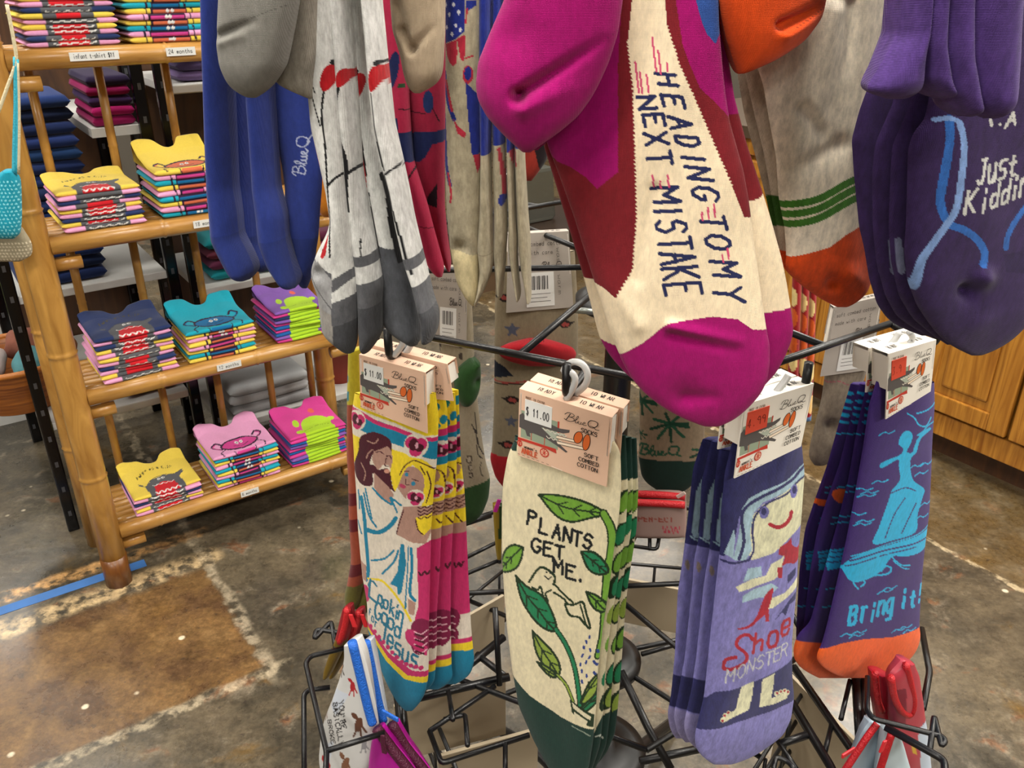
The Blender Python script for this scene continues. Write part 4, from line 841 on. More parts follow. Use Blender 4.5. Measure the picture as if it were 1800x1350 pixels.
def jstrip(x, sh=0):
    f = lambda y: x-(max(0, y-800))*.05
    A = [Pg(YE, (600, 640), (900, 640), (900, 752+sh), (600, 752+sh)), El(TE, x-6, 712+sh, 5, 8), El(TE, x+4, 735+sh, 5, 8), El(TE, x-5, 745+sh, 5, 6), Pg(PK, (600, 752+sh), (900, 750+sh), (900, 764+sh), (600, 764+sh)), Pg(TE, (600, 764+sh), (900, 762+sh), (900, 774+sh), (600, 774+sh))]
    A += flower(x, 788+sh, 14)+[Pg(TE, (600, 800+sh), (900, 800+sh), (900, 815+sh), (600, 815+sh)), Pg(YE, (600, 815+sh), (900, 812+sh), (900, 880+sh), (600, 880+sh)), El(SK, x-10, 832+sh, 9, 12), Ln(MR, 2, (x-8, 820+sh), (x+4, 830+sh), (x+6, 860+sh))] + flower(f(860)-4, 860+sh, 10)
    A += [Pg(SK, (600, 880+sh), (900, 876+sh), (900, 905+sh), (600, 905+sh))]+[zig(MR, 2, x-30, x+16, 882+sh+i*7, 1.6, 8) for i in range(4)]+[Pg(YE, (600, 905+sh), (900, 900+sh), (900, 928+sh), (600, 928+sh)), Ln(MR, 2.2, (x-8, 908+sh), (x+4, 926+sh)), Pg(SK, (600, 928+sh), (900, 924+sh), (900, 948+sh), (600, 948+sh)), Pg(PK, (600, 948+sh), (900, 940+sh), (900, 1085+sh), (600, 1085+sh)), zig(MR, 3, x-9, x+5, 998+sh, 4, 4),
          Pg('#cfd3d3', (f(1000)-20, 950+sh), (f(1000)-10, 950+sh), (f(1040)-10, 1060+sh), (f(1040)-22, 1060+sh))]
    A += [El(MP, f(1110), 1092+sh, 16, 20), El(PK, f(1110)-6, 1118+sh, 15, 16), El(MP, f(1110)+2, 1120+sh, 12, 16)]+[Ln('#e3b4be', 2, (f(1110)-12, 1084+sh+i*12), (f(1110)+8, 1088+sh+i*12)) for i in range(4)]
    return A
def jtoe(x, y): return [Pg(PK, (600, y-16), (900, y-8), (900, 1300), (600, 1300)), Pg(YE, (600, y-9), (900, y), (900, 1300), (600, 1300)), Pg(TE, (600, y+2), (900, y+14), (900, 1300), (600, 1300))]
J2 = [(700, 650, 783), (715, 650, 786), (767, 650, 787), (784, 650, 788), (825, 650, 786), (867, 655, 782), (929, 660, 776), (1003, 665, 773), (1072, 672, 768), (1138, 680, 768), (1184, 690, 765), (1201, 700, 763), (1212, 715, 752), (1218, 730, 742)]
J3 = [(690, 655, 800), (742, 655, 803), (804, 655, 803), (867, 660, 802), (929, 665, 796), (991, 670, 793), (1077, 680, 792), (1138, 690, 793), (1177, 700, 794), (1189, 710, 797), (1200, 725, 791), (1212, 745, 770)]
J4 = [(685, 660, 806), (711, 660, 807), (804, 665, 810), (856, 670, 816), (887, 675, 818), (929, 680, 820), (1003, 690, 823), (1067, 700, 826), (1113, 710, 829), (1143, 720, 832), (1160, 735, 834), (1184, 755, 828), (1196, 775, 814), (1203, 785, 800)]
t1 = thing('sock_pair', FJ, 'bright ankle socks showing a bearded robed man, teal toes, foremost pair', group='robed man socks')
sock(t1, FJ, JR, WH, je, 0, .0075, 1.4, seed=21)
sock(t1, FJ, J2, WH, [jstrip(778), jtoe(0, 1168)], .017, .0075, 2, seed=22)
card(t1, FJ, [(631, 623), (748, 655), (751, 762), (634, 716)], -.0125, M['cardp'], .018, '$ 11.00')
clip(t1, FJ, [(693, 625), (703, 612), (709, 600), (704, 588), (693, 582)], -.004)
t2 = thing('sock_pair', FJ, 'bright ankle socks showing a bearded robed man, pair behind the foremost', group='robed man socks')
sock(t2, FJ, J3, WH, [jstrip(795, -6), jtoe(0, 1158)], .035, .0075, 2, seed=23); sock(t2, FJ, J4, WH, [jstrip(812, -10), jtoe(0, 1128)], .052, .0075, 2, seed=24)
card(t2, FJ, [(652, 606), (786, 640), (797, 705), (655, 690)], .0085, M['cardp'], .018)
clip(t2, FJ, [(712, 622), (722, 606), (720, 590), (708, 582)], .012)
# ---------------- shoe print
FH = Frame(RC+N2*.350, N2)
LV, NV, PB, CY, RD = '#7d79b8', '#2b2b5e', '#9fbccb', '#d8d6b4', '#a3122a'
sm = [Pg(NV, (1200, 700), (1440, 700), (1440, 800), (1405, 826), (1376, 838), (1330, 858), (1300, 880), (1290, 905), (1284, 940), (1268, 975), (1200, 975)), Pg(CY, (1303, 960), (1312, 900), (1330, 880), (1370, 858), (1405, 836), (1440, 826), (1440, 900), (1406, 918), (1390, 930), (1350, 965), (1310, 978)),
      Pg(PB, (1280, 978), (1290, 930), (1294, 890), (1306, 870), (1330, 856), (1372, 838), (1400, 816), (1440, 802), (1440, 830), (1400, 838), (1370, 858), (1330, 876), (1314, 895), (1308, 930), (1312, 960), (1300, 980)),
      Ln(NV, 5.5, (1290, 976), (1298, 945), (1294, 905), (1302, 885), (1325, 868), (1360, 850), (1385, 836), (1404, 820), (1440, 808)), Ln(NV, 3.5, (1306, 978), (1315, 958), (1312, 925), (1318, 898), (1340, 876), (1372, 862), (1400, 838), (1440, 828)),
      Pg(PB, (1268, 970), (1282, 925), (1284, 940), (1280, 976)), Ln(NV, 4, (1266, 982), (1282, 984), (1306, 978)),
      El('#6f6cb0', 1332, 894, 8, 11, 10), El(NV, 1331, 892, 4.5, 7), El('#6f6cb0', 1386, 858, 7, 12, 10), El(NV, 1387, 856, 4, 7), Ln(RD, 7, (1343, 915), (1355, 920), (1368, 916), (1378, 905), (1381, 894)),
      Pg(LV, (1310, 980), (1340, 970), (1372, 952), (1392, 930), (1440, 900), (1440, 1010), (1300, 1010)),
      Pg(RD, *smooth_line([(1360, 955), (1374, 948), (1382, 940), (1384, 952), (1395, 958), (1404, 952), (1402, 975), (1390, 986), (1376, 984), (1362, 990), (1370, 974), (1358, 968)])),
      Pg(CY, (1284, 1026), (1310, 1010), (1335, 1004), (1345, 984), (1362, 976), (1370, 968), (1365, 988), (1366, 1000), (1350, 1012), (1318, 1022), (1290, 1034)), Pg(PB, (1305, 992), (1326, 988), (1328, 1004), (1340, 1000), (1310, 1010), (1296, 1016)), Pg(PB, (1296, 1040), (1312, 1028), (1346, 1018), (1358, 1026), (1336, 1042), (1320, 1044), (1294, 1052), (1292, 1062)),
      zig(RD, 4, 1358, 1364, 1000, 8, 4), Pg(NV, (1375, 1006), (1394, 992), (1392, 1006), (1376, 1020)), Pg(CY, (1330, 1064), (1346, 1044), (1370, 1036), (1398, 1010), (1398, 1026), (1372, 1046), (1348, 1062)), Pg(NV, (1352, 1084), (1366, 1066), (1378, 1050), (1396, 1034), (1394, 1050), (1380, 1056), (1372, 1076), (1366, 1070)),
      Pg(RD, *smooth_line([(1286, 1098), (1306, 1092), (1320, 1076), (1334, 1040), (1348, 1026), (1346, 1044), (1338, 1068), (1328, 1078), (1308, 1096), (1290, 1100)])), zig(RD, 4, 1336, 1340, 1074, 10, 3)]
sm += let(RD, 'hoe', (1325, 1352, 1376), (1120, 1116, 1096), 19, 34, -.32, 5.4) + [Ln(RD, 6, (1312, 1116), (1304, 1108), (1290, 1114), (1286, 1128), (1298, 1138), (1302, 1150), (1290, 1162), (1274, 1170), (1265, 1168), (1268, 1154), (1284, 1148))] + let('#b8b8bc', 'MONSTER', (1275, 1293, 1310, 1327, 1342, 1357, 1371), (1180, 1171, 1162, 1156, 1150, 1143, 1137), 12, 23, -.32, 2.4)
sm += [Pg(NV, (1230, 1232), (1250, 1212), (1300, 1198), (1350, 1175), (1394, 1152), (1400, 1225), (1372, 1234), (1330, 1248), (1290, 1260), (1260, 1272), (1222, 1280)), Pg(CY, (1294, 1200), (1316, 1190), (1312, 1220), (1306, 1240), (1286, 1250), (1264, 1262), (1260, 1254), (1284, 1240)), Pg(CY, (1330, 1186), (1352, 1176), (1350, 1200), (1346, 1220), (1364, 1214), (1378, 1212), (1378, 1222), (1352, 1230), (1326, 1236))] + [El(CY, x, y, 4.5, 4.5) for x, y in ((1356, 1212), (1364, 1210), (1372, 1209), (1378, 1212), (1262, 1258), (1266, 1250), (1272, 1246))] + [El(RD, x, y, 2.4, 2.4) for x, y in ((1357, 1211), (1364, 1209), (1372, 1208), (1379, 1211), (1261, 1259), (1265, 1250), (1271, 1245))]
SR = [(780, 1286, 1408), (830, 1274, 1413), (900, 1267, 1408), (960, 1266, 1403), (1030, 1258, 1399), (1130, 1247, 1391), (1190, 1241, 1392), (1225, 1237, 1395), (1262, 1228, 1390), (1292, 1221, 1376), (1315, 1223, 1345), (1332, 1236, 1318), (1344, 1255, 1285)]
def sstrip(x, dy=0):
    f = lambda y: x-(y-850)*.13
    return [Pg(NV, (1100, 700), (1440, 700), (1440, 965+dy), (1100, 965+dy)), Ln(PB, 12, (x+14, 850+dy), (x+6, 872+dy), (x+2, 905+dy), (x-2, 945+dy)), Ln(NV, 3, (x+14, 868+dy), (x+8, 900+dy), (x+2, 940+dy)), Ln(PB, 3, (x-10, 950+dy), (x+4, 957+dy), (x+16, 950+dy)), El('#8a7a70', f(1000)+4, 1000+dy, 3, 9), Pg(NV, (1100, 1198+dy), (1440, 1180+dy), (1440, 1240+dy), (1100, 1252+dy)), Pg('#8f88b8', (1100, 1252+dy), (1440, 1246+dy), (1440, 1400), (1100, 1400))]
S2 = [(789, 1264, 1400), (847, 1256, 1400), (940, 1249, 1395), (967, 1247, 1390), (1026, 1237, 1385), (1153, 1224, 1370), (1214, 1215, 1360), (1261, 1204, 1340), (1279, 1202, 1320), (1304, 1210, 1290), (1316, 1225, 1260)]
S3 = [(776, 1250, 1390), (847, 1233, 1390), (940, 1229, 1385), (984, 1220, 1380), (1026, 1217, 1375), (1153, 1204, 1360), (1214, 1193, 1345), (1258, 1184, 1320), (1290, 1191, 1280), (1305, 1205, 1250)]
S4 = [(772, 1235, 1380), (824, 1218, 1380), (873, 1213, 1375), (951, 1204, 1370), (984, 1200, 1365), (1044, 1191, 1360), (1153, 1186, 1345), (1225, 1179, 1320), (1254, 1173, 1290), (1283, 1178, 1250), (1298, 1188, 1225)]
t1 = thing('sock_pair', FH, 'lavender ankle socks with a face and red shoes, foremost pair', group='shoe print socks')
sock(t1, FH, SR, LV, sm, 0, .0078, 1.45, seed=31, mat=M['heather'])
sock(t1, FH, S2, LV, sstrip(1262), .019, .0078, 2.2, seed=32, mat=M['heather'])
card(t1, FH, [(1307, 712), (1431, 674), (1408, 785), (1291, 841)], -.0125, M['cardw'], .018, '4.99', '#cf4630', '#5a1d18')
clip(t1, FH, [(1352, 705), (1364, 690), (1378, 672), (1386, 660)], -.006)
t2 = thing('sock_pair', FH, 'lavender ankle socks with a face and red shoes, pair behind', group='shoe print socks')
sock(t2, FH, S3, LV, sstrip(1240, -6), .038, .0078, 2.2, seed=33, mat=M['heather']); sock(t2, FH, S4, LV, sstrip(1220, -10), .057, .0078, 2.2, seed=34, mat=M['heather'])
card(t2, FH, [(1272, 700), (1400, 660), (1385, 760), (1262, 790)], .0085, M['cardw'], .018)
# ---------------- boat print
FO = Frame(RC+N2*.350, N2)
PU_, CB, OR = '#3b2569', '#22a9d8', '#e86020'
bo = [Pg(CB, *smooth_line([(1570, 765), (1576, 756), (1584, 752), (1592, 758), (1590, 772), (1582, 788), (1592, 790), (1596, 778), (1604, 762), (1600, 760), (1612, 752), (1626, 748), (1628, 752), (1608, 766), (1600, 790), (1590, 800), (1590, 820), (1596, 840), (1616, 855), (1613, 870), (1604, 900), (1600, 930), (1560, 944), (1524, 950), (1534, 920), (1548, 880), (1552, 868), (1556, 856), (1570, 838), (1568, 815), (1566, 802), (1540, 818), (1538, 810), (1552, 802), (1570, 794), (1576, 784), (1568, 776)])),
      Pg(CB, *smooth_line([(1476, 996), (1490, 978), (1520, 962), (1560, 950), (1600, 938), (1632, 926), (1630, 950), (1612, 966), (1580, 972), (1560, 972), (1545, 990), (1530, 1006), (1500, 1018), (1484, 1014)])), Ln(PU_, 2.6, (1488, 982), (1530, 966), (1590, 952), (1632, 940)), Ln(PU_, 2, (1482, 992), (1530, 974), (1600, 956)), Ln(CB, 2, (1490, 974), (1540, 954), (1600, 936), (1632, 918)), Ln(PU_, 2, (1545, 940), (1560, 900), (1580, 870)), Ln(PU_, 2, (1575, 932), (1590, 900), (1600, 880)), Ln(PU_, 2, (1552, 862), (1580, 852), (1600, 858)),
      Ln(CB, 3, (1500, 1030), (1492, 1018), (1502, 1012), (1512, 1018), (1505, 1026)), Ln(CB, 3, (1530, 1006), (1550, 1002), (1556, 992), (1546, 990), (1540, 998)), Ln(CB, 3, (1528, 985), (1536, 970), (1552, 968), (1550, 980)), Ln(CB, 2.4, (1556, 972), (1572, 986), (1590, 988)), Ln(CB, 2, (1560, 980), (1576, 992), (1588, 994))]
for (x, y) in ((1548, 757), (1600, 815), (1620, 812), (1610, 828), (1512, 858), (1520, 862), (1516, 868), (1500, 902), (1512, 912), (1508, 918), (1620, 882), (1552, 1028), (1544, 1034), (1570, 1102), (1582, 1098), (1590, 1104), (1482, 1110), (1500, 1106), (1496, 1112), (1536, 842), (1612, 905)): bo.append(Ln(CB, 1.8, (x-12, y+4), (x-3, y-2), (x+4, y), (x+14, y-5)))
bo += [Ln(CB, 2.4, (1584, 722), (1596, 730), (1604, 742), (1618, 744), (1628, 730)), Ln(CB, 2.4, (1600, 722), (1620, 716), (1638, 705)), Ln(CB, 2.2, (1600, 770), (1620, 745), (1640, 738))]
bo += let(CB, 'Bring', (1492, 1511, 1527, 1541, 1556), (1076, 1073, 1069, 1062, 1058), 12.5, 31, -.28, 5.6) + let(CB, 'it!', (1582, 1598, 1613), (1046, 1046, 1040), 10, 31, -.28, 5.6)
bo += [Pg(OR, (1380, 1150), (1444, 1138), (1470, 1126), (1510, 1117), (1560, 1114), (1614, 1100), (1660, 1095), (1660, 1300), (1380, 1300))]
BRW = [(670, 1540, 1640), (713, 1527, 1641), (785, 1517, 1637), (894, 1498, 1633), (950, 1487, 1626), (1000, 1476, 1621), (1040, 1467, 1618), (1100, 1453, 1615), (1118, 1448, 1618), (1138, 1442, 1613), (1150, 1434, 1606), (1166, 1439, 1592), (1182, 1458, 1572), (1192, 1485, 1525)]
def bstrip(x, toe_y=1120, blobs=()):
    f = lambda y: x-(y-700)*.21
    A = [El(CB, f(y)+4, y, 6, 3) for y in (690, 704, 716, 728, 740)]
    for y in (760, 852, 862, 905, 915, 1030, 1062): A.append(Ln(CB, 2, (f(y)-6, y+2), (f(y)+4, y), (f(y)+14, y-3)))
    A += [Pg(CB, (f(960)-16, 968), (f(960)+30, 950), (f(990)+26, 985), (f(990)-10, 1000))]+[Ln(PU_, 2, (f(970)-16, 972+i*8), (f(970)+30, 958+i*8)) for i in range(3)]
    A += [Ch(CB, 'I', f(1070)+14, 1074, 8, -3, 3, -26, 4)]
    A += [El(OR, bx_, by, ra, rb) for bx_, by, ra, rb in blobs]
    A += [Pg(OR, (1300, toe_y+2), (1660, toe_y-4), (1660, 1400), (1300, 1400))]
    return A
B2 = [(680, 1522, 1620), (749, 1507, 1620), (843, 1491, 1615), (930, 1469, 1605), (1003, 1448, 1595), (1094, 1424, 1580), (1112, 1404, 1575), (1131, 1396, 1570), (1150, 1394, 1560), (1167, 1400, 1545), (1182, 1418, 1525), (1192, 1440, 1500)]
B3 = [(675, 1510, 1610), (749, 1492, 1605), (814, 1476, 1600), (876, 1454, 1595), (930, 1437, 1590), (1003, 1424, 1580), (1076, 1415, 1570), (1120, 1410, 1555), (1150, 1415, 1540), (1170, 1430, 1520)]
B4 = [(675, 1495, 1600), (749, 1473, 1600), (814, 1455, 1590), (876, 1433, 1580), (930, 1415, 1570), (1003, 1405, 1560), (1076, 1401, 1550), (1120, 1399, 1540), (1150, 1404, 1520), (1168, 1420, 1500)]
t1 = thing('sock_pair', FO, 'purple ankle socks with a turquoise woman in a boat, foremost pair', group='boat print socks')
sock(t1, FO, BRW, PU_, bo, 0, .0078, 1.45, seed=41)
sock(t1, FO, B2, PU_, bstrip(1522, 1124, [(1508, 880, 6, 12)]), .02, .0078, 2.2, seed=42)
card(t1, FO, [(1562, 622), (1646, 597), (1636, 688), (1557, 737)], -.0125, M['cardw'], .018, '3.97', '#cf4630', '#7a2a20')
clip(t1, FO, [(1590, 618), (1598, 606), (1604, 594), (1598, 584)], -.004)
t2 = thing('sock_pair', FO, 'purple ankle socks with a turquoise woman in a boat, pair behind', group='boat print socks')
sock(t2, FO, B3, PU_, bstrip(1505, 1128, [(1475, 868, 16, 13)]), .04, .0078, 2.2, seed=43); sock(t2, FO, B4, PU_, bstrip(1484, 1132, [(1422, 860, 14, 16), (1440, 880, 12, 6)]), .06, .0078, 2.2, seed=44)
card(t2, FO, [(1528, 612), (1620, 586), (1612, 670), (1522, 690)], .0085, M['cardw'], .018)
clip(t2, FO, [(1560, 612), (1572, 598), (1580, 586)], .006)
# ================================================================== upper tier, nearer the camera
def slim(rows, k=1.2): return [(y, a+min(k, (b-a)*.2), b-min(k, (b-a)*.2)) for y, a, b in rows]
def topcard(par, fr, x0, x1, y, off, mat='cardw'):
    card(par, fr, [(x0, y-150), (x1, y-150), (x1, y+10), (x0, y+10)], off, M[mat], .016, prn=False)
    p = fr.px((x0+x1)/2, y-150, off+.008); q = p+np.array([0, 0, 0])
    tube('plastic_hook', [q+np.array([0, 0, z])+np.array([dx, 0, 0]) for dx, z in ((0, -.004), (0, .02), (.006, .032), (.012, .03), (.012, .022))], .003, M['clip'], par, 8)
    w_ = fr.o+fr.d*q[0]-fr.n*q[1]; zt = w_[2]+q[2]+.026
    a = rl(np.array([w_[0], w_[1], 0])); L = np.linalg.norm(a[:2]); d = a/L
    tube('hook', rounded([d*.3+np.array([0, 0, 1.66]), d*.34+np.array([0, 0, 1.66]), d*(L-.06)+np.array([0, 0, zt]), d*(L+.02)+np.array([0, 0, zt]), d*(L+.02)+np.array([0, 0, zt+.025])], .012, 4), .004, M['black'], rack, 10)
# ---------------- magenta pair with lettering
FM = Frame(atd(1190, 300, .54), (-.1, -1, 0))
MAG, DR, CM, NB = '#94055f', '#721820', '#e6d3b4', '#22274f'
mg = [Pg(CM, (1108, -160), (1168, -160), (1168, 0), (1170, 44), (1192, 112), (1217, 167), (1257, 261), (1286, 327), (1306, 378), (1340, 384), (1400, 384), (1400, 760), (1000, 760), (1000, 470), (1030, 490), (1060, 500), (1082, 516), (1096, 494), (1112, 467), (1119, 380), (1116, 254), (1112, 145), (1103, 72), (1110, 0)),
      Pg(MAG, (930, -160), (1080, -160), (1092, 0), (1086, 110), (1086, 296), (1068, 310), (1050, 326), (1030, 306), (1004, 290), (981, 282), (940, 250)), Pg(MAG, (1183, -160), (1300, -160), (1300, 190), (1282, 206), (1254, 176), (1228, 152), (1210, 110), (1198, 78), (1186, 0)),
      Pg('#2a4a8c', (1216, -100), (1290, -100), (1290, 40), (1264, 60), (1256, 76), (1240, 58), (1232, 40), (1221, 0)),
      Pg(MAG, (1040, 640), (1092, 618), (1130, 592), (1173, 556), (1200, 553), (1250, 546), (1293, 552), (1320, 572), (1347, 577), (1420, 580), (1420, 800), (1000, 800))]
def zedge(c, P, amp=1.6):   # ragged knitted edge
    o = []
    for i in range(len(P)-1):
        n = max(2, int(math.dist(P[i], P[i+1])/7))
        for j in range(n):
            t = j/n; x = P[i][0]+(P[i+1][0]-P[i][0])*t; y = P[i][1]+(P[i+1][1]-P[i][1])*t; o.append(El(c, x, y, 2.6, 1.8))
    return o
mg += zedge(CM, [(1103, 72), (1112, 145), (1116, 254), (1119, 380), (1112, 467), (1082, 516)]) + zedge(CM, [(1170, 44), (1192, 112), (1217, 167), (1257, 261), (1286, 327)])
for ch, x, y, hx, wy in (('H', 1170, 136, 36, 24), ('E', 1181, 174, 38, 26), ('A', 1194, 212, 40, 28), ('D', 1207, 245, 42, 24), ('I', 1216, 273, 42, 24), ('N', 1226, 299, 45, 26), ('G', 1237, 334, 46, 28), ('T', 1250, 383, 46, 30), ('O', 1259, 418, 44, 30), ('M', 1272, 465, 50, 32), ('Y', 1277, 508, 54, 34)):
    mg.append(Ch(NB, ch, x, y, wy*.22, wy*.74, hx*.95, hx*.1, 6.6))
for ch, x, y, hx, wy in (('N', 1136, 176, 32, 26), ('E', 1148, 206, 36, 26), ('X', 1152, 238, 40, 26), ('T', 1157, 272, 44, 28), ('M', 1169, 336, 48, 32), ('I', 1172, 364, 48, 24), ('S', 1178, 390, 54, 24), ('T', 1184, 419, 58, 26), ('A', 1189, 444, 62, 24), ('K', 1194, 470, 64, 24), ('E', 1198, 498, 66, 24)):
    mg.append(Ch(NB, ch, x, y, wy*.16, wy*.76, hx*.95, hx*-.06, 6.6))
for x, y, l in ((1152, 122, 58), (1160, 126, 40), (1172, 122, 14), (1122, 158, 52), (1128, 160, 36), (1139, 158, 30), (1148, 322, 20), (1160, 324, 12), (1174, 322, 20), (1232, 378, 12), (1243, 376, 18), (1254, 374, 22), (1268, 452, 12), (1278, 448, 18)):
    mg.append(Ln('#c8486e', 3.6, (x, y), (x-l*.12, y-l)))
MF = [(-160, 960, 1245), (0, 970, 1263), (44, 970, 1264), (127, 965, 1271), (171, 958, 1276), (215, 955, 1283), (254, 962, 1294), (300, 980, 1307), (350, 998, 1316), (381, 1009, 1320), (430, 1024, 1326), (480, 1040, 1333), (530, 1056, 1340), (577, 1070, 1347), (607, 1082, 1353), (640, 1096, 1353), (667, 1112, 1349), (690, 1132, 1338), (712, 1160, 1320), (730, 1190, 1300), (742, 1218, 1282), (750, 1240, 1262)]
MB = [(-160, 1000, 1262), (0, 1000, 1272), (100, 980, 1280), (171, 960, 1291), (254, 955, 1313), (308, 972, 1331), (381, 994, 1354), (454, 1016, 1374), (487, 1026, 1381), (540, 1040, 1390), (580, 1050, 1395), (600, 1057, 1391), (625, 1072, 1381), (653, 1096, 1366), (690, 1140, 1332), (715, 1180, 1295), (728, 1205, 1265)]
mback = [Pg(MAG, (1183, -160), (1320, -160), (1320, 200), (1183, 200)), Pg(CM, (1020, 486), (1150, 486), (1150, 350), (1330, 348), (1345, 338), (1420, 345), (1420, 800), (1000, 800)), Pg(MAG, (1000, 604), (1050, 592), (1200, 640), (1330, 545), (1400, 538), (1420, 800), (1000, 800))]
t = thing('sock_pair', FM, 'magenta and red socks lettered heading to my next mistake', 'socks')
s1 = sock(t, FM, MF, DR, mg, 0, .011, 1.6, seed=51, mat=M['knit'], wr=.0022, dents=[(1200, 690, 30, .004)], creases=[(1178, 562, 1300, 590, 10, -.004, -.001), (1180, 580, 1290, 606, 10, .003, .001), (1205, 694, 1252, 690, 12, .004, .002), (1120, 560, 1060, 480, 18, -.003, -.001), (1150, 330, 1120, 480, 14, .002, .002)])
sock(t, FM, MB, DR, mback, .024, .010, 2.2, seed=52, wr=.002)
HE = [(-160, 915, 1100), (0, 886, 1095), (60, 860, 1086), (110, 840, 1070), (150, 836, 1052), (175, 840, 1038), (205, 856, 1016), (235, 884, 980), (255, 905, 950), (268, 920, 932)]
sock(s1, FM, HE, MAG, [[Ln('#7a064c', 1.6, (940+i*8, 150-i*5.4), (943+i*8, 152-i*5.4), sm=False) for i in range(19)]], -.026, .017, 1.8, 'heel', seed=53, wr=.002, lean=130, dents=[(914, 166, 12, .007), (900, 60, 40, .004)], creases=[(918, 160, 1060, 68, 11, .008, .001), (925, 185, 1000, 150, 16, -.004, -.001)], bulge=2.4)
sock(s1, FM, [(r[0], r[1]+14, r[2]+4) for r in HE[:-1]]+[(264, 930, 945)], '#8e085c', [], .002, .008, 3, 'heel_fold', seed=54)
topcard(t, FM, 1060, 1230, -160, -.006)
# ---------------- off-white socks with green stripes and orange heel and toe
FG = Frame(atd(1440, 300, .62), (.42, -.9, 0))
OW, GN, OG = '#ddd0bd', '#3c6f22', '#c9440f'
og = []
for i in range(3):
    P = [(1345, 360+i*18), (1372, 357+i*18), (1420, 344+i*17), (1455, 325+i*16.5), (1480, 312+i*16.5), (1540, 290+i*16)]; og += [Ln(GN, 12.5, *P)]
og += [Pg(OG, (1300, 470), (1382, 449), (1440, 428), (1467, 406), (1494, 392), (1560, 380), (1560, 600), (1300, 600))]
OF_ = [(-160, 1330, 1562), (0, 1312, 1558), (92, 1322, 1557), (150, 1342, 1546), (200, 1350, 1541), (275, 1364, 1536), (350, 1369, 1532), (400, 1379, 1531), (447, 1382, 1532), (470, 1380, 1533), (490, 1394, 1530), (513, 1424, 1522), (530, 1450, 1506), (540, 1472, 1488)]
t = thing('sock_pair', FG, 'off-white socks with three green stripes and orange toes, left of the purple socks')
s1 = sock(t, FG, OF_, OW, og, 0, .011, 1.7, seed=61, mat=M['heather'], wr=.002, dents=[(1452, 495, 14, .006), (1480, 480, 20, -.004)], creases=[(1395, 190, 1430, 235, 12, .004, .001), (1480, 0, 1470, 120, 14, .004, .001), (1440, 20, 1420, 200, 22, -.004, -.002), (1380, 300, 1460, 250, 16, .002, .003)])
ob = [Pg('#2c5418', (1280, 345), (1400, 340), (1400, 395), (1280, 400)), Pg(OG, (1280, 440), (1420, 440), (1420, 600), (1280, 600))]  # stripe green darkened for the shade on the rear socks
sock(t, FG, [(-160, 1310, 1540), (60, 1300, 1540), (130, 1310, 1535), (200, 1326, 1530), (275, 1344, 1525), (350, 1357, 1520), (400, 1366, 1520), (450, 1372, 1515), (470, 1376, 1505), (495, 1400, 1490), (510, 1420, 1480)], '#b5a898', ob, .022, .009, 2.4, seed=62, mat=M['heather'])  # off-white painted darker, as shaded by the front sock
t2_ = thing('sock_pair', FG, 'off-white striped socks with orange toes, hidden behind the front pair')
sock(t2_, FG, [(-160, 1300, 1530), (60, 1288, 1530), (130, 1296, 1525), (200, 1308, 1520), (275, 1328, 1515), (350, 1347, 1510), (400, 1358, 1505), (440, 1370, 1500), (460, 1385, 1490)], '#b0a494', ob, .044, .009, 2.6, seed=63, mat=M['heather'])  # shade painted into the off-white of this rear pair too
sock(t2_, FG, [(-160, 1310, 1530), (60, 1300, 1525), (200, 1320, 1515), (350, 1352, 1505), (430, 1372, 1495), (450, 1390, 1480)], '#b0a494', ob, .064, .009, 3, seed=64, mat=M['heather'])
sock(s1, FG, [(-160, 1275, 1470), (0, 1264, 1444), (31, 1268, 1434), (70, 1277, 1404), (100, 1287, 1360), (115, 1292, 1330), (124, 1295, 1308), (130, 1297, 1301)], OG, [[Ln('#6d2206', 1.5, (1360+i*7, 44-i*3.6), (1363+i*7, 45-i*3.6), sm=False) for i in range(14)]], -.03, .02, 1.8, 'heel', seed=65, lean=130, creases=[(1340, 42, 1430, 0, 10, .008, .002), (1345, 60, 1390, 36, 12, -.003, -.001)], bulge=2.4)
topcard(t, FG, 1370, 1500, -160, -.006); topcard(t2_, FG, 1360, 1490, -160, .035)
# ---------------- purple socks
FV = Frame(atd(1690, 330, .56), (.38, -.92, 0))
PV, PV2 = '#34224f', '#2a1b45'
LB, MBu = '#7d9cd0', '#2f66b4'
pv = [Ln(MBu, 13, (1650, 205), (1645, 250), (1636, 310), (1632, 350), (1644, 385), (1668, 396), (1692, 414), (1706, 438), (1702, 456)), Ln(LB, 11, (1664, 212), (1668, 250), (1662, 310), (1655, 360), (1640, 390), (1622, 420), (1606, 450), (1600, 490), (1598, 502)), Ln(LB, 8, (1632, 208), (1650, 204), (1664, 210)),
      Ln(LB, 11, (1806, 130), (1792, 180), (1786, 240), (1782, 288), (1806, 306)), Ln(MBu, 10, (1806, 320), (1790, 345), (1764, 378), (1748, 405), (1744, 428)), Ln(MBu, 9, (1775, 86), (1790, 98), (1812, 112)), Ln(LB, 6, (1774, 30), (1776, 84))]
pv += [Ln('#c9c9c4', 5, (1715, 206), (1717, 216)), El('#c9c9c4', 1731, 214, 2.6, 2.6)] + [Ch('#c9c9c4', 'A', 1750, 205, 16, -6, 5, -24, 4.5)]
pv += let('#c9c9c4', 'Just', (1696, 1718, 1738, 1756), (295, 297, 291, 282), 15, 40, -.3, 5.2) + let('#c9c9c4', 'Kidding', (1678, 1704, 1722, 1743, 1762, 1778, 1797), (346, 344, 336, 330, 323, 322, 312), 15, 40, -.3, 5.2)
pv += [Pg(PV2, (1740, 440), (1850, 420), (1850, 480), (1745, 470))]
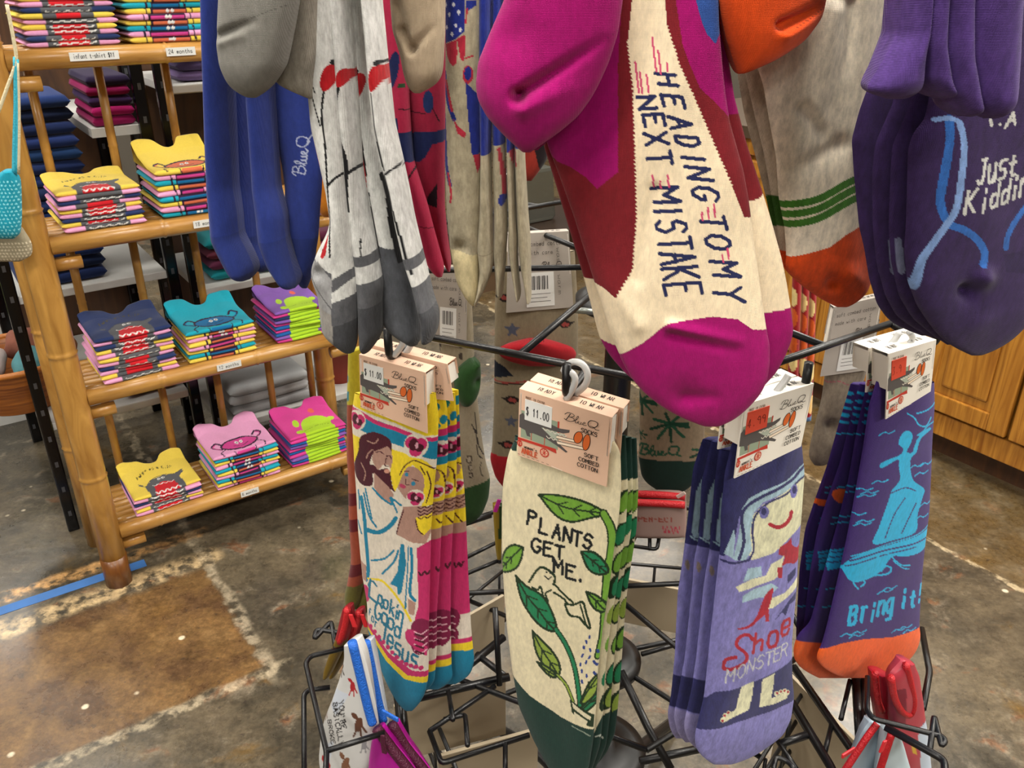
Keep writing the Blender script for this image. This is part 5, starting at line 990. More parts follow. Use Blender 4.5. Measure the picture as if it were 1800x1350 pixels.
PF = [(-160, 1640, 1860), (100, 1640, 1860), (180, 1632, 1860), (211, 1624, 1860), (232, 1606, 1860), (260, 1596, 1860), (336, 1594, 1860), (398, 1592, 1855), (436, 1589, 1850), (491, 1594, 1840), (536, 1611, 1822), (569, 1633, 1802), (590, 1650, 1782), (608, 1672, 1758), (619, 1694, 1736), (625, 1708, 1722)]
t = thing('sock_pair', FV, 'purple socks lettered just kidding at the right edge, foremost pair')
s1 = sock(t, FV, PF, PV, pv, 0, .012, 1.8, seed=71, mat=M['heather'], wr=.0025, dents=[(1680, 505, 14, .008), (1705, 480, 18, -.006), (1700, 560, 30, -.004)])
P2 = [(-160, 1620, 1850), (180, 1600, 1850), (230, 1580, 1850), (254, 1569, 1850), (306, 1565, 1850), (398, 1562, 1840), (460, 1566, 1830), (520, 1580, 1810), (560, 1604, 1790), (590, 1640, 1760), (606, 1665, 1735)]
P3 = [(-160, 1600, 1840), (180, 1570, 1840), (230, 1548, 1840), (254, 1538, 1840), (306, 1533, 1840), (398, 1534, 1830), (460, 1540, 1820), (520, 1556, 1800), (556, 1576, 1780), (580, 1610, 1750), (595, 1640, 1720)]
P4 = [(-160, 1590, 1830), (120, 1540, 1830), (165, 1521, 1830), (196, 1510, 1830), (245, 1497, 1830), (306, 1501, 1830), (398, 1510, 1820), (436, 1519, 1815), (491, 1528, 1800), (536, 1542, 1780), (563, 1562, 1760), (580, 1592, 1730), (590, 1620, 1700)]
gl = lambda x: [Ln('#7a7f9c', 9, (x, 420), (x+2, 448), (x+5, 474))]
sock(t, FV, P2, PV, gl(1558+14), .024, .010, 2.4, seed=72, mat=M['heather'])
t2_ = thing('sock_pair', FV, 'purple socks at the right edge, dark pair behind the foremost')
sock(t2_, FV, P3, PV, gl(1556), .046, .010, 2.6, seed=73, mat=M['heather']); sock(t2_, FV, P4, PV, gl(1536), .068, .010, 2.6, seed=74, mat=M['heather'])
# the four folded heels hang forward over the front sock
for j, (rows, of) in enumerate((([(-160, 1706, 1790), (0, 1696, 1777), (92, 1694, 1775), (153, 1700, 1768), (185, 1708, 1760), (202, 1718, 1750), (208, 1728, 1742)], -.052),
        ([(-160, 1664, 1698), (0, 1650, 1688), (100, 1648, 1688), (160, 1656, 1698), (190, 1670, 1702), (204, 1682, 1694)], -.046), ([(-160, 1622, 1656), (0, 1612, 1642), (80, 1606, 1640), (140, 1612, 1648), (164, 1630, 1654), (172, 1640, 1650)], -.040), ([(-160, 1590, 1616), (0, 1586, 1604), (60, 1579, 1600), (95, 1559, 1600), (131, 1537, 1604), (156, 1522, 1606), (166, 1530, 1596), (174, 1560, 1584)], -.034))):
    sock(s1, FV, rows, '#4a3270', [], of, .016, 1.7, 'folded_heel', seed=75+j, lean=130, mat=M['heather'], wr=.003, bulge=2)
topcard(t, FV, 1660, 1800, -160, -.006); topcard(t2_, FV, 1650, 1790, -160, .040)
# ---------------- light grey socks with red leaves and black twigs (grey heel, toes)
FW = Frame(atd(640, 300, .64), (-.25, -1, 0))
HG, GY, BK2, RL = '#c6c6c3', '#55565a', '#151517', '#a8141c'
def toeg(y, dy=0): return [Pg(GY, (500, y-34+dy), (800, y-34), (800, y-16), (500, y-16+dy)), Pg(GY, (500, y+14+dy), (800, y+14), (800, 700), (500, 700)), Pg('#404145', (500, y+60), (800, y+60), (800, 700), (500, 700))]
def twig(P, w=3): return Ln(BK2, w, *P)
w1 = [twig([(538, 8), (541, 30), (546, 70), (556, 110), (563, 150)], 2), twig([(550, 16), (552, 60), (557, 100), (566, 155), (578, 200), (582, 215)], 2), Ln(RL, 3.2, (541, 30), (547, 62), (550, 94)), twig([(564, 105), (566, 135), (573, 158)], 2), twig([(548, 150), (549, 190), (553, 215)], 2.4), Ln(RL, 2.6, (561, 232), (570, 262), (577, 285)), twig([(586, 155), (584, 200), (590, 250), (594, 320), (596, 380), (597, 440)], 3), twig([(594, 318), (604, 306), (614, 298)], 4),
      El(RL, 590, 133, 9, 23, 8), El(BK2, 594, 107, 3, 5), Pg(RL, (594, 400), (582, 430), (579, 440), (584, 444), (590, 436)), Pg(GY, (500, 470), (565, 448), (600, 470), (600, 480), (640, 458), (640, 474), (604, 500), (560, 520), (500, 700)), Pg('#8d8d8e', (540, 455), (575, 450), (600, 480), (600, 560), (570, 530), (545, 490)), Ln('#5a5a5c', 2, (552, 470), (575, 500), (600, 530)), Pg(GY, (600, 520), (640, 508), (640, 700), (590, 700)), Pg('#8b8782', (500, 560), (560, 520), (600, 540), (602, 590), (500, 640)), Pg('#404145', (602, 560), (640, 555), (640, 700), (600, 700))]
w2 = [El(RL, 617, 133, 7, 16, 10), twig([(614, 150), (610, 170), (609, 200), (612, 230), (624, 270), (627, 330), (630, 360)], 6), twig([(620, 300), (628, 296), (635, 290)], 5), twig([(648, 410), (650, 440)], 2), toeg(470, 6)]
w3 = [El(RL, 645, 148, 7, 24, 6), El(BK2, 643, 122, 3, 5), twig([(644, 172), (646, 200), (655, 260), (660, 300)], 3), Ln(RL, 4.5, (652, 268), (657, 300), (659, 340), (660, 362)), Pg('#4b4d52', (630, 400), (800, 470), (800, 700), (600, 700)), twig([(680, 300), (690, 340), (700, 400), (712, 452)], 7), twig([(664, 330), (672, 380), (684, 440)], 2)]
w4 = [El(RL, 671, 134, 8, 22, 6), El(BK2, 672, 108, 3, 5), twig([(668, 160), (672, 200), (680, 250), (690, 292)], 3), twig([(692, 298), (702, 290), (706, 284)], 4), twig([(690, 300), (704, 360), (722, 420), (736, 470)], 4), toeg(478)]
t = thing('sock_pair', FW, 'heather grey socks with red leaves and black twigs, left pair beside the blue socks')
W1 = [(-160, 520, 588), (0, 529, 590), (73, 536, 594), (122, 541, 598), (166, 548, 602), (220, 553, 606), (293, 571, 612), (330, 580, 615), (383, 588, 620), (404, 581, 622), (439, 562, 625), (467, 551, 628), (485, 551, 629), (516, 563, 630), (560, 568, 629), (580, 571, 627), (600, 597, 624), (619, 615, 622)]
W2 = [(-160, 588, 612), (0, 590, 614), (110, 598, 623), (220, 607, 632), (293, 613, 636), (373, 620, 647), (436, 625, 662), (480, 629, 670), (500, 630, 674), (530, 633, 671), (585, 636, 670), (605, 640, 660), (617, 645, 651)]
W3 = [(-160, 612, 640), (0, 615, 645), (98, 622, 652), (220, 634, 662), (293, 640, 680), (373, 652, 700), (436, 664, 711), (495, 671, 731), (526, 671, 737), (560, 672, 743), (580, 690, 744), (592, 714, 743), (606, 724, 735)]
W4 = [(-160, 638, 662), (0, 644, 664), (110, 652, 676), (220, 662, 689), (293, 678, 706), (330, 690, 713), (389, 700, 725), (454, 715, 741), (495, 730, 750), (530, 737, 759), (555, 743, 769), (578, 744, 768), (600, 748, 760)]
s1 = sock(t, FW, W1, HG, w1, -.006, .018, 1.6, seed=81, mat=M['heather'], bulge=2, dents=[(572, 470, 12, .006)])
sock(t, FW, slim(W2), HG, w2, .006, .019, 1.6, seed=82, mat=M['heather'], bulge=2)
t2_ = thing('sock_pair', FW, 'heather grey socks with red leaves and black twigs, right pair beside the crimson socks')
sock(t2_, FW, slim(W3), HG, w3, .030, .019, 1.7, seed=83, mat=M['heather'], bulge=2); sock(t2_, FW, slim(W4), HG, w4, .012, .018, 1.7, seed=84, mat=M['heather'], bulge=2)
sock(s1, FW, [(-160, 400, 540), (0, 390, 528), (40, 388, 521), (80, 387, 513), (115, 393, 504), (145, 406, 484), (160, 420, 470), (172, 440, 450)], '#77756f', [[Ln('#55544f', 1.5, (425+i*6, 48-i*2.6), (428+i*6, 47-i*2.6), sm=False) for i in range(16)]], -.045, .02, 1.8, 'heel', seed=85, lean=130, creases=[(402, 60, 470, 36, 8, .007, .001), (408, 72, 450, 60, 9, -.002, -.001)], bulge=2.4)
sock(s1, FW, [(-160, 500, 565), (0, 515, 560), (100, 500, 560), (140, 484, 556), (152, 500, 556), (166, 535, 554), (174, 548, 554)], '#8d877c', [], -.02, .012, 2.2, 'ankle_fold', seed=86, lean=130, mat=M['heather'])
topcard(t, FW, 540, 640, -160, -.02); topcard(t2_, FW, 620, 700, -160, .012)
# ---------------- blue socks
FBl = Frame(atd(470, 300, .74), (-.3, -1, 0))
BL_ = '#26357a'
bt = lambda y: [Ln('#1f2f70', 1.6, (340, y), (600, y+10)), Pg('#212e6a', (340, y), (600, y+10), (600, 700), (340, 700))]
t = thing('sock_pair', FBl, 'plain blue socks hanging at the left of the rack, outer pair')
B_1 = [(-160, 362, 395), (0, 369, 398), (171, 372, 401), (330, 375, 410), (380, 379, 418), (415, 381, 421), (445, 395, 437), (470, 409, 448), (485, 424, 446), (491, 432, 440)]
B_2 = [(-160, 392, 428), (0, 396, 432), (171, 398, 438), (330, 405, 444), (380, 413, 452), (427, 420, 460), (455, 440, 477), (467, 455, 480), (475, 464, 472)]
B_3 = [(-160, 430, 465), (0, 434, 470), (171, 444, 474), (330, 452, 486), (380, 457, 500), (420, 461, 503), (460, 477, 513), (495, 504, 523), (506, 514, 520)]
B_4 = [(-160, 465, 560), (0, 468, 560), (171, 474, 552), (245, 488, 557), (293, 498, 567), (330, 503, 566), (380, 501, 562), (415, 501, 560), (470, 515, 551), (495, 525, 544), (507, 533, 539)]
sock(t, FBl, slim(B_1), BL_, bt(404), 0, .022, 1.8, seed=91, bulge=2); sock(t, FBl, slim(B_2), BL_, bt(408), .032, .02, 1.8, seed=92, bulge=2)
t2_ = thing('sock_pair', FBl, 'plain blue socks with a small white script mark, inner pair')
sock(t2_, FBl, slim(B_3), BL_, bt(412), .002, .02, 1.8, seed=93, bulge=2)
def script(c, w, fn):
    K = [[(0, 0), (.12, 1)], [(-.05, .7), (.05, 1), (.25, 1), (.3, .8), (.2, .6), (.08, .55)], [(.08, .55), (.3, .5), (.3, .25), (.15, 0), (-.02, .05)], [(.34, .1), (.5, .6), (.5, .95), (.42, .7), (.42, .05), (.52, .1), (.56, .45), (.58, .05), (.68, .1), (.7, .45), (.7, .05), (.8, .15), (.9, .4), (.82, .45), (.78, .2), (.88, .05), (1.0, .2)], [(1.3, .95), (1.15, .85), (1.08, .4), (1.2, .1), (1.38, .2), (1.48, .6), (1.42, .9), (1.3, .95)], [(1.15, .15), (1.35, .15), (1.55, -.05)]]
    return [Ln(c, w, *[fn(a, b) for a, b in k]) for k in K]
sock(t2_, FBl, B_4, BL_, [bt(408), script('#a9b0c9', 2.2, lambda a, b: (546-b*22+a*5, 302-a*44))], .028, .010, 1.6, seed=94)
topcard(t, FBl, 375, 440, -160, .0); topcard(t2_, FBl, 440, 540, -160, .012)
# ---------------- crimson and navy socks
FC = Frame(atd(730, 300, .78), (-.1, -1, 0))
CR, NVY = '#96203c', '#1c2550'
ca = [El(NVY, 695, 122, 10, 34, 10), Pg(NVY, (690, 205), (704, 205), (706, 245), (692, 245)), Pg(NVY, (700, 230), (790, 226), (790, 245), (764, 250), (752, 272), (742, 280), (726, 282), (700, 276)), El('#20305e', 757, 176, 9, 20), Pg('#2b4a2c', (704, 145), (715, 145), (715, 152), (704, 152)), Ln('#220a14', 1.8, (705, 188), (735, 194), (752, 196)), Ln('#220a14', 1.8, (764, 186), (775, 210)), Ln('#1a0a12', 3, (716, 318), (728, 300), (735, 285)), Pg('#20121c', (756, 340), (772, 318), (772, 360), (752, 352))]
t = thing('sock_pair', FC, 'crimson socks with navy shapes between the grey and cream pairs')
sock(t, FC, [(-160, 660, 708), (0, 664, 712), (124, 681, 718), (207, 691, 722), (280, 702, 728), (358, 722, 752), (404, 733, 764), (440, 742, 774), (470, 754, 782), (487, 770, 777)], '#aa2446', [ca, Ln('#5f0f22', 1.6, (715, 385), (770, 400))], 0, .012, 1.8, seed=101, bulge=2)
sock(t, FC, [(-160, 700, 788), (0, 702, 786), (124, 708, 784), (207, 716, 783), (280, 724, 782), (358, 744, 782), (404, 758, 786), (440, 772, 790), (465, 783, 793), (478, 788, 791)], CR, ca, .016, .012, 1.8, seed=102)  # rear sock: crimson painted darker to stand for its shade
topcard(t, FC, 690, 760, -160, .0)
# ---------------- cream socks with a flag-coloured figure
FK = Frame(atd(850, 300, .72), (-.15, -1, 0))
CK, UB, UR = '#a49a82', '#1d2a7c', '#a8263a'
ua = [Pg(UB, (770, -160), (822, -160), (822, 54), (808, 66), (786, 75), (770, 75))]+[Pg('#c9cbd0', (x, y-5), (x+3, y), (x, y+5), (x-3, y)) for x, y in ((787, 8), (803, 7), (795, 24), (812, 20), (789, 47), (807, 43), (815, 51), (800, 58))]
ua += [Pg(UR, (786, 76), (808, 68), (810, 90), (808, 108), (802, 114), (796, 108), (790, 95)), Pg(UR, (809, 66), (823, 58), (823, 95), (820, 106), (815, 100)), Pg(UB, (824, 0), (842, 0), (842, 8), (826, 20)), Pg(UR, (824, 15), (828, 12), (826, 40), (823, 40)), Ln(UB, 8, (784, 125), (789, 160), (794, 180), (804, 205)), Pg(UR, (803, 205), (812, 218), (825, 230), (822, 238), (810, 230)), El(UR, 828, 128, 9, 16), El(UB, 828, 126, 6, 12), Ln(UR, 3, (823, 100), (836, 96)), Pg(UB, (824, 140), (850, 170), (860, 266), (834, 268), (828, 200)), Pg(UR, (836, 268), (848, 268), (846, 290), (842, 300)), Ln(UR, 5, (788, 140), (800, 190)), Ln(UB, 7, (783, 200), (786, 250), (788, 285), (796, 320)), Ln(UR, 4, (792, 300), (798, 335), (796, 350)), Pg('#c2b48c', (786, 430), (845, 445), (845, 560), (786, 560))]
t = thing('sock_pair', FK, 'cream socks with a blue starred and red figure, outer pair')
s1 = sock(t, FK, [(-160, 782, 850), (0, 784, 850), (150, 784, 847), (280, 783, 847), (373, 786, 845), (436, 792, 843), (492, 803, 842), (520, 819, 840), (537, 831, 837)], CK, ua, 0, .013, 1.6, seed=111, mat=M['heather'], dents=[(812, 430, 12, .006)])
ub = lambda y, c=UB: [Pg(c, (830, -160), (960, -160), (960, y), (830, y)), Ln('#8a806a', 1.6, (835, 440), (870, 440))]
U = [([(-160, 838, 868), (0, 842, 868), (150, 842, 866), (280, 845, 864), (373, 843, 867), (438, 838, 869), (455, 841, 869), (480, 843, 866), (510, 839, 853), (536, 834, 838)], 268, []), ([(-160, 864, 890), (150, 864, 888), (280, 866, 890), (373, 868, 893), (420, 867, 894), (430, 866, 892), (460, 868, 891), (500, 873, 886), (522, 878, 883)], 250, [Ln(UR, 5, (882, 256), (888, 310), (888, 340)), El(UB, 886, 345, 5, 10)]), ([(-160, 888, 904), (280, 891, 905), (373, 894, 908), (430, 893, 912), (445, 895, 911), (480, 900, 912), (512, 908, 914), (526, 911, 914)], 262, [Ln(UR, 5, (902, 262), (906, 285))]), ([(-160, 902, 922), (280, 905, 924), (373, 908, 930), (430, 910, 935), (470, 915, 935), (510, 924, 934), (531, 929, 933)], 255, [Ln(UR, 5, (908, 262), (910, 285))])]
sock(t, FK, slim(U[0][0], 1.5), CK, [ub(U[0][1]), U[0][2]], .004, .016, 1.7, seed=112, mat=M['heather'], bulge=2)
t2_ = thing('sock_pair', FK, 'cream socks with a blue starred and red figure, narrow inner pair'); t3_ = t2_
for j in (1, 2, 3): sock(t2_, FK, slim(U[j][0], 1.5), CK, [ub(U[j][1]), U[j][2]], .008+.006*j, .016, 1.7, seed=112+j, mat=M['heather'], bulge=2)
sock(s1, FK, [(-160, 690, 786), (0, 687, 783), (52, 691, 783), (93, 704, 781), (124, 710, 779), (140, 714, 774), (152, 718, 762), (160, 724, 748), (164, 729, 738)], '#a8977f', [], -.03, .018, 1.8, 'heel', seed=116, lean=130, creases=[(714, 52, 732, 84, 8, .008, .006), (732, 84, 775, 40, 8, .005, .001), (706, 10, 718, 50, 10, .005, .004)], bulge=2.4)
topcard(t, FK, 790, 840, -160, .0); topcard(t2_, FK, 868, 915, -160, .02)
# ================================================================== socks on the far side of the rack
def backart(): return [Tx('#4a4440', 'soft combed cotton', .1, .16, .045, 0, 0, -.05, .005), Tx('#4a4440', 'made with care', .1, .27, .045, 0, 0, -.05, .005), Pg('#d2d0cb', (.3, .5), (.72, .5), (.72, .95), (.3, .95)), [Ln('#2a2626', .008+.006*(i % 3), (.36+i*.026, .55), (.36+i*.026, .72), sm=False) for i in range(11)], [Ln('#55504c', .006, (.36, .78+i*.05), (.66-.05*(i % 2), .78+i*.05)) for i in range(3)], Tx('#4a4440', 'wash warm', .78, .2, 0, .07, .06, 0, .005), script('#3a3330', .009, lambda a, b: (.55+a*.2, .46-b*.09))]
def backcard(par, fr, quad, off): return card(par, fr, quad, off, M.setdefault('cardg', simple('grey_card', '#a39a90', .6)), .012, art=backart())
FK2 = Frame(atd(800, 680, 1.19), (.3, -.95, 0))
t = thing('sock_pair', FK2, 'pale fish-skeleton socks with green heel and toe behind the robed man socks')
ka = [Ln('#2a2420', 2, (826, 740), (834, 760), (836, 790), (845, 800)), Ln('#2a2420', 2, (832, 720), (836, 770), (848, 795)), El('#3a3028', 821, 800, 5, 8), El('#9a8f7c', 821, 800, 3, 6), El('#3a3028', 823, 815, 4, 6), El('#9a8f7c', 823, 815, 2.4, 4), El('#3a3028', 824, 828, 4, 5), El('#9a8f7c', 824, 828, 2.4, 3.4), Ln('#4a4438', 2, (843, 806), (840, 820), (845, 830)), Pg('#22401c', (760, 870), (862, 836), (880, 950), (760, 950)), Pg('#2a201a', (755, 600), (775, 590), (772, 630), (758, 628)), El('#3a3028', 805, 600, 4, 6), El('#3a3028', 806, 620, 4, 6)]
s1 = sock(t, FK2, [(470, 765, 826), (580, 770, 832), (640, 775, 834), (707, 785, 840), (762, 790, 846), (813, 795, 854), (840, 795, 862), (873, 797, 859), (904, 803, 846), (921, 812, 824)], '#8d826c', ka, 0, .012, 2, seed=121)
sock(s1, FK2, [(634, 826, 842), (645, 806, 844), (668, 797, 845), (690, 800, 840), (705, 806, 830), (713, 812, 822)], '#23441d', [], -.02, .02, 1.8, 'heel', seed=122, dents=[(836, 665, 8, .01)], bulge=2)
backcard(t, FK2, [(752, 470), (822, 474), (820, 612), (752, 600)], -.016)
FL2 = Frame(atd(940, 620, 1.30), (.2, -.98, 0))
t = thing('sock_pair', FL2, 'tan tattoo socks with stars, roses and red heel behind the plant socks')
def rose(x, y): return [El('#1c1410', x, y, 11, 7), El('#8a3a34', x-2, y, 4, 4), El('#8a3a34', x+4, y+1, 3.5, 3.5), Pg('#1c1410', (x-18, y-2), (x-9, y-4), (x-9, y+3)), Pg('#1c1410', (x+18, y-3), (x+9, y-3), (x+9, y+4))]
def star(x, y, r): return Pg('#4a4f5e', *[(x+(r if k % 2 == 0 else r*.42)*math.sin(k*math.pi/5), y-(r if k % 2 == 0 else r*.42)*math.cos(k*math.pi/5)) for k in range(10)])
la = [rose(990, 565), rose(897, 697), rose(890, 776), rose(885, 520), star(898, 575, 15), star(896, 735, 12), star(950, 690, 12), Pg('#141a26', (866, 630), (884, 640), (900, 655), (866, 662)), Ln('#8a3a34', 3, (866, 666), (890, 668), (920, 664)), Ln('#1c1410', 2, (866, 672), (920, 668)), Pg('#9c1520', (850, 795), (1010, 800), (1010, 900), (850, 900))]
s1 = sock(t, FL2, [(440, 874, 1010), (540, 870, 1016), (660, 869, 1016), (720, 868, 1012), (787, 865, 1000), (806, 861, 995), (840, 871, 985), (858, 886, 970)], '#7d715b', la, 0, .013, 2, seed=123)
sock(s1, FL2, [(596, 930, 955), (604, 880, 1000), (618, 874, 1014), (628, 878, 1014), (638, 900, 1002), (644, 930, 975)], '#96141e', [], -.018, .02, 2, 'heel', seed=124, bulge=2)
backcard(t, FL2, [(893, 412), (1000, 406), (1008, 540), (890, 550)], -.016)
FM2 = Frame(atd(1180, 770, 1.36), (-.2, -.98, 0))
t = thing('sock_pair', FM2, 'tan palm-leaf socks with dark green toe behind the magenta socks')
def palm(x, y, s): return [Ln('#1d4a34' if k % 2 else '#143a28', 5*s, (x, y), (x+30*s*math.cos(k*.75), y+22*s*math.sin(k*.75)+6*s)) for k in range(9)]
sock(t, FM2, [(640, 1124, 1242), (770, 1124, 1238), (800, 1122, 1235), (840, 1128, 1228), (858, 1148, 1212), (866, 1165, 1198)], '#84725c', [palm(1178, 738, 1.1), palm(1128, 700, .9), palm(1240, 790, .9), palm(1225, 690, .9), palm(1126, 758, .4), script('#1d4a34', 3.2, lambda a, b: (1126+a*46, 794-b*18)), Pg('#0f2a22', (1100, 800), (1250, 806), (1250, 900), (1100, 900))], 0, .013, 1.8, seed=125)
FN2 = Frame(atd(1412, 600, 1.28), (-.3, -.95, 0))
t = thing('sock_pair', FN2, 'red, orange and yellow patterned socks behind the orange-toed pair')
for j, (x0, x1) in enumerate(((1385, 1404), (1402, 1418), (1416, 1431))):
    sock(t, FN2, [(470, x0+8, x1+6), (560, x0+6, x1+3), (650, x0, x1), (710, x0-4, x1-3), (740, x0-4, x1-5)], '#8f1a1c', [[El(c, x0+9, y+j*9, 8, 16) for c, y in (('#d8c080', 520), ('#c2531c', 555), ('#c2531c', 600), ('#d8c080', 632), ('#7a1016', 665), ('#d8b070', 690))], Pg('#5a78a0', (1360, 728), (1450, 728), (1450, 760), (1360, 760))], .012*j, .010, 2, seed=126+j, bulge=2)
FO2 = Frame(atd(1480, 650, 1.12), (.1, -1, 0))
t = thing('sock_pair', FO2, 'crumpled grey-brown socks on a grey card beside the pine cabinets')
sock(t, FO2, [(560, 1462, 1545), (640, 1452, 1525), (700, 1444, 1508), (747, 1432, 1494), (780, 1424, 1484), (800, 1421, 1474), (812, 1426, 1458), (818, 1432, 1446)], '#74685a', [Ln('#8d4652', 1.6, (1448, 668), (1466, 662), (1482, 668))], 0, .014, 1.8, seed=130, mat=M['heather'], wr=.005, dents=[(1455, 745, 14, .012), (1470, 775, 12, -.01)])
backcard(t, FO2, [(1466, 540), (1552, 520), (1530, 650), (1442, 662)], -.018)
FQ2 = Frame(atd(628, 850, 1.04), (-.6, -.8, 0))
t = thing('sock_pair', FQ2, 'rust and yellow socks with olive toes edge-on beside the robed man socks')
qa = [Pg('#b8a92c', (600, 600), (660, 600), (660, 705), (600, 705)), El('#1f7a8c', 621, 660, 4, 9), El('#1f7a8c', 624, 690, 4, 9), [Pg('#5f1018', (600, y), (660, y), (660, y+22), (600, y+22)) for y in (860, 905, 985)], Pg('#5f5a1f', (600, 1022), (660, 1026), (660, 1100), (600, 1100)), Pg('#6b7a2c', (600, 610), (618, 610), (618, 660), (600, 660))]
sock(t, FQ2, [(612, 619, 640), (700, 616, 640), (800, 615, 640), (900, 619, 642), (980, 622, 646), (1016, 616, 640), (1042, 610, 634), (1060, 612, 632), (1071, 619, 626)], '#96452c', qa, 0, .012, 1.8, seed=131, bulge=2)
sock(t, FQ2, [(620, 630, 655), (980, 634, 655), (1016, 632, 655), (1045, 626, 656), (1066, 630, 654), (1077, 637, 645)], '#96452c', qa, .014, .012, 1.8, seed=132, bulge=2)
FY2 = Frame(atd(575, 320, 1.0), (-.3, -.95, 0))
t = thing('sock_pair', FY2, 'mustard orange sock glimpsed between the blue and grey socks')
sock(t, FY2, [(100, 550, 605), (250, 556, 602), (330, 560, 600), (365, 564, 596), (382, 570, 588)], '#b06a14', [], 0, .014, 2, seed=133)
FR2 = Frame(atd(935, 280, 1.15), (-.1, -1, 0))
t = thing('sock_pair', FR2, 'rust red sock glimpsed between the cream and magenta socks')
sock(t, FR2, [(120, 900, 985), (230, 905, 975), (280, 912, 962), (305, 920, 945), (318, 924, 934)], '#8a2a20', [Pg('#1a1014', (940, 255), (990, 235), (990, 300), (950, 300))], 0, .014, 2, seed=134)
# ================================================================== zip pouches in the wire pockets
def zipper(par, fr, P, c, w, off, lift=.0):
    tube('zipper', [fr.px(x, y, off) for x, y in smooth_line(P)], w, M.setdefault('zip'+c, simple('zipper_'+c[1:], c, .5, bump=.8, bscale=500)), par, 8)
def tab(par, fr, x, y, dx, dy, c, off):
    p = fr.px(x, y, off); q = fr.px(x+dx, y+dy, off)
    bm = bmesh.new(); v = (q-p); L = np.linalg.norm(v); an = math.atan2(v[2], v[0])
    bm_box(bm, (0, 0, 0), (L, .0025, .006), bevel=.001); o = bm_obj('zip_pull', bm, M.setdefault('zip'+c, simple('zipper_'+c[1:], c, .5)), par); o.location = (p+q)/2; o.rotation_euler = (0, -an, 0)
FZ = Frame(atd(615, 1230, .985), (-.55, -.83, 0))
M['vinyl'] = vprint('printed_vinyl', .35)
horse = lambda x, y, s, c, r=0: [El(c, x, y, 5*s, 10*s, 20+r), El(c, x-5*s, y-12*s, 3*s, 6*s, -30+r), Ln(c, 2.4*s, (x+2*s, y+6*s), (x+3*s, y+18*s)), Ln(c, 2.4*s, (x-3*s, y+6*s), (x-7*s, y+16*s)), Ln(c, 2.4*s, (x+4*s, y+2*s), (x+9*s, y+12*s))]
t = thing('zip_pouch', FZ, "white vinyl pouch with horses, lettered you're basically broke, blue zip", 'pouch')
za = [Pg('#c3cad6', (600, 1200), (625, 1210), (605, 1245), (592, 1230)), Pg('#c3cad6', (580, 1300), (600, 1290), (590, 1330)), horse(632, 1196, .9, '#a8242c', -20), horse(643, 1262, 1.3, '#5f3a2a', -10), horse(577, 1242, .9, '#6b4434', 10), horse(585, 1340, 1.2, '#a8242c'), horse(620, 1330, 1.2, '#7a5038'), horse(608, 1165, .9, '#4a4440', 30), horse(650, 1300, .8, '#8a8a8e')]
za += Tx('#26262a', "YOU'RE", 608, 1222, 1.0, 8.2, 8, -2.5, 1.8)+Tx('#26262a', 'BASICALLY', 597, 1226, 1.5, 8.2, 8, -2.5, 1.8)+Tx('#26262a', 'BROKE', 587, 1256, 1.5, 8.6, 8, -2.5, 1.8)
sock(t, FZ, [(1125, 614, 628), (1150, 612, 640), (1180, 604, 648), (1220, 590, 657), (1260, 573, 665), (1290, 566, 668), (1330, 563, 662), (1380, 572, 640), (1400, 580, 625)], '#c9c9c8', za, 0, .012, 1.5, 'pouch_body', M['vinyl'], .002, 141, taper=.2, bulge=4)
zipper(t, FZ, [(619, 1128), (634, 1190), (648, 1248), (655, 1272)], '#1c62c4', .0052, -.010); tab(t, FZ, 672, 1250, 28, 16, '#1c62c4', -.012)
t = thing('zip_pouch', FZ, 'white vinyl pouch with blue zip tucked behind the lettered pouch', 'pouch')
sock(t, FZ, [(1125, 640, 652), (1160, 642, 660), (1220, 644, 672), (1270, 645, 682), (1320, 640, 680), (1380, 630, 670)], '#bfc4cc', [horse(660, 1300, 1, '#5f3a2a')], .026, .010, 2, 'pouch_body', M['vinyl'], .001, 142, taper=.2)
zipper(t, FZ, [(643, 1128), (652, 1170), (664, 1230), (674, 1268)], '#1c62c4', .005, .016)
FZ2 = Frame(atd(710, 1330, .96), (-.35, -.93, 0))
for j, (dx, lab) in enumerate(((0, 'bright magenta zip pouch at the bottom left, nearer one'), (26, 'bright magenta zip pouch at the bottom left, farther one'))):
    t = thing('zip_pouch', FZ2, lab, 'pouch')
    sock(t, FZ2, [(1282-j*8, 660+dx, 672+dx), (1300, 655+dx, 690+dx), (1330, 650+dx, 716+dx), (1360, 648+dx, 738+dx), (1400, 650+dx, 745+dx), (1430, 655+dx, 740+dx)], '#a8128c', [], .022*j, .011, 2, 'pouch_body', M['vinyl'], .001, 143+j, taper=.15)
    zipper(t, FZ2, [(662+dx, 1280-j*8), (686+dx, 1312), (712+dx, 1345), (735+dx, 1375)], '#4a0c2c', .0060, .022*j-.008)
    if j == 0: tab(t, FZ2, 672, 1292, 4, 32, '#4a0c2c', -.018)
FZ3 = Frame(atd(605, 1120, 1.06), (-.4, -.9, 0))
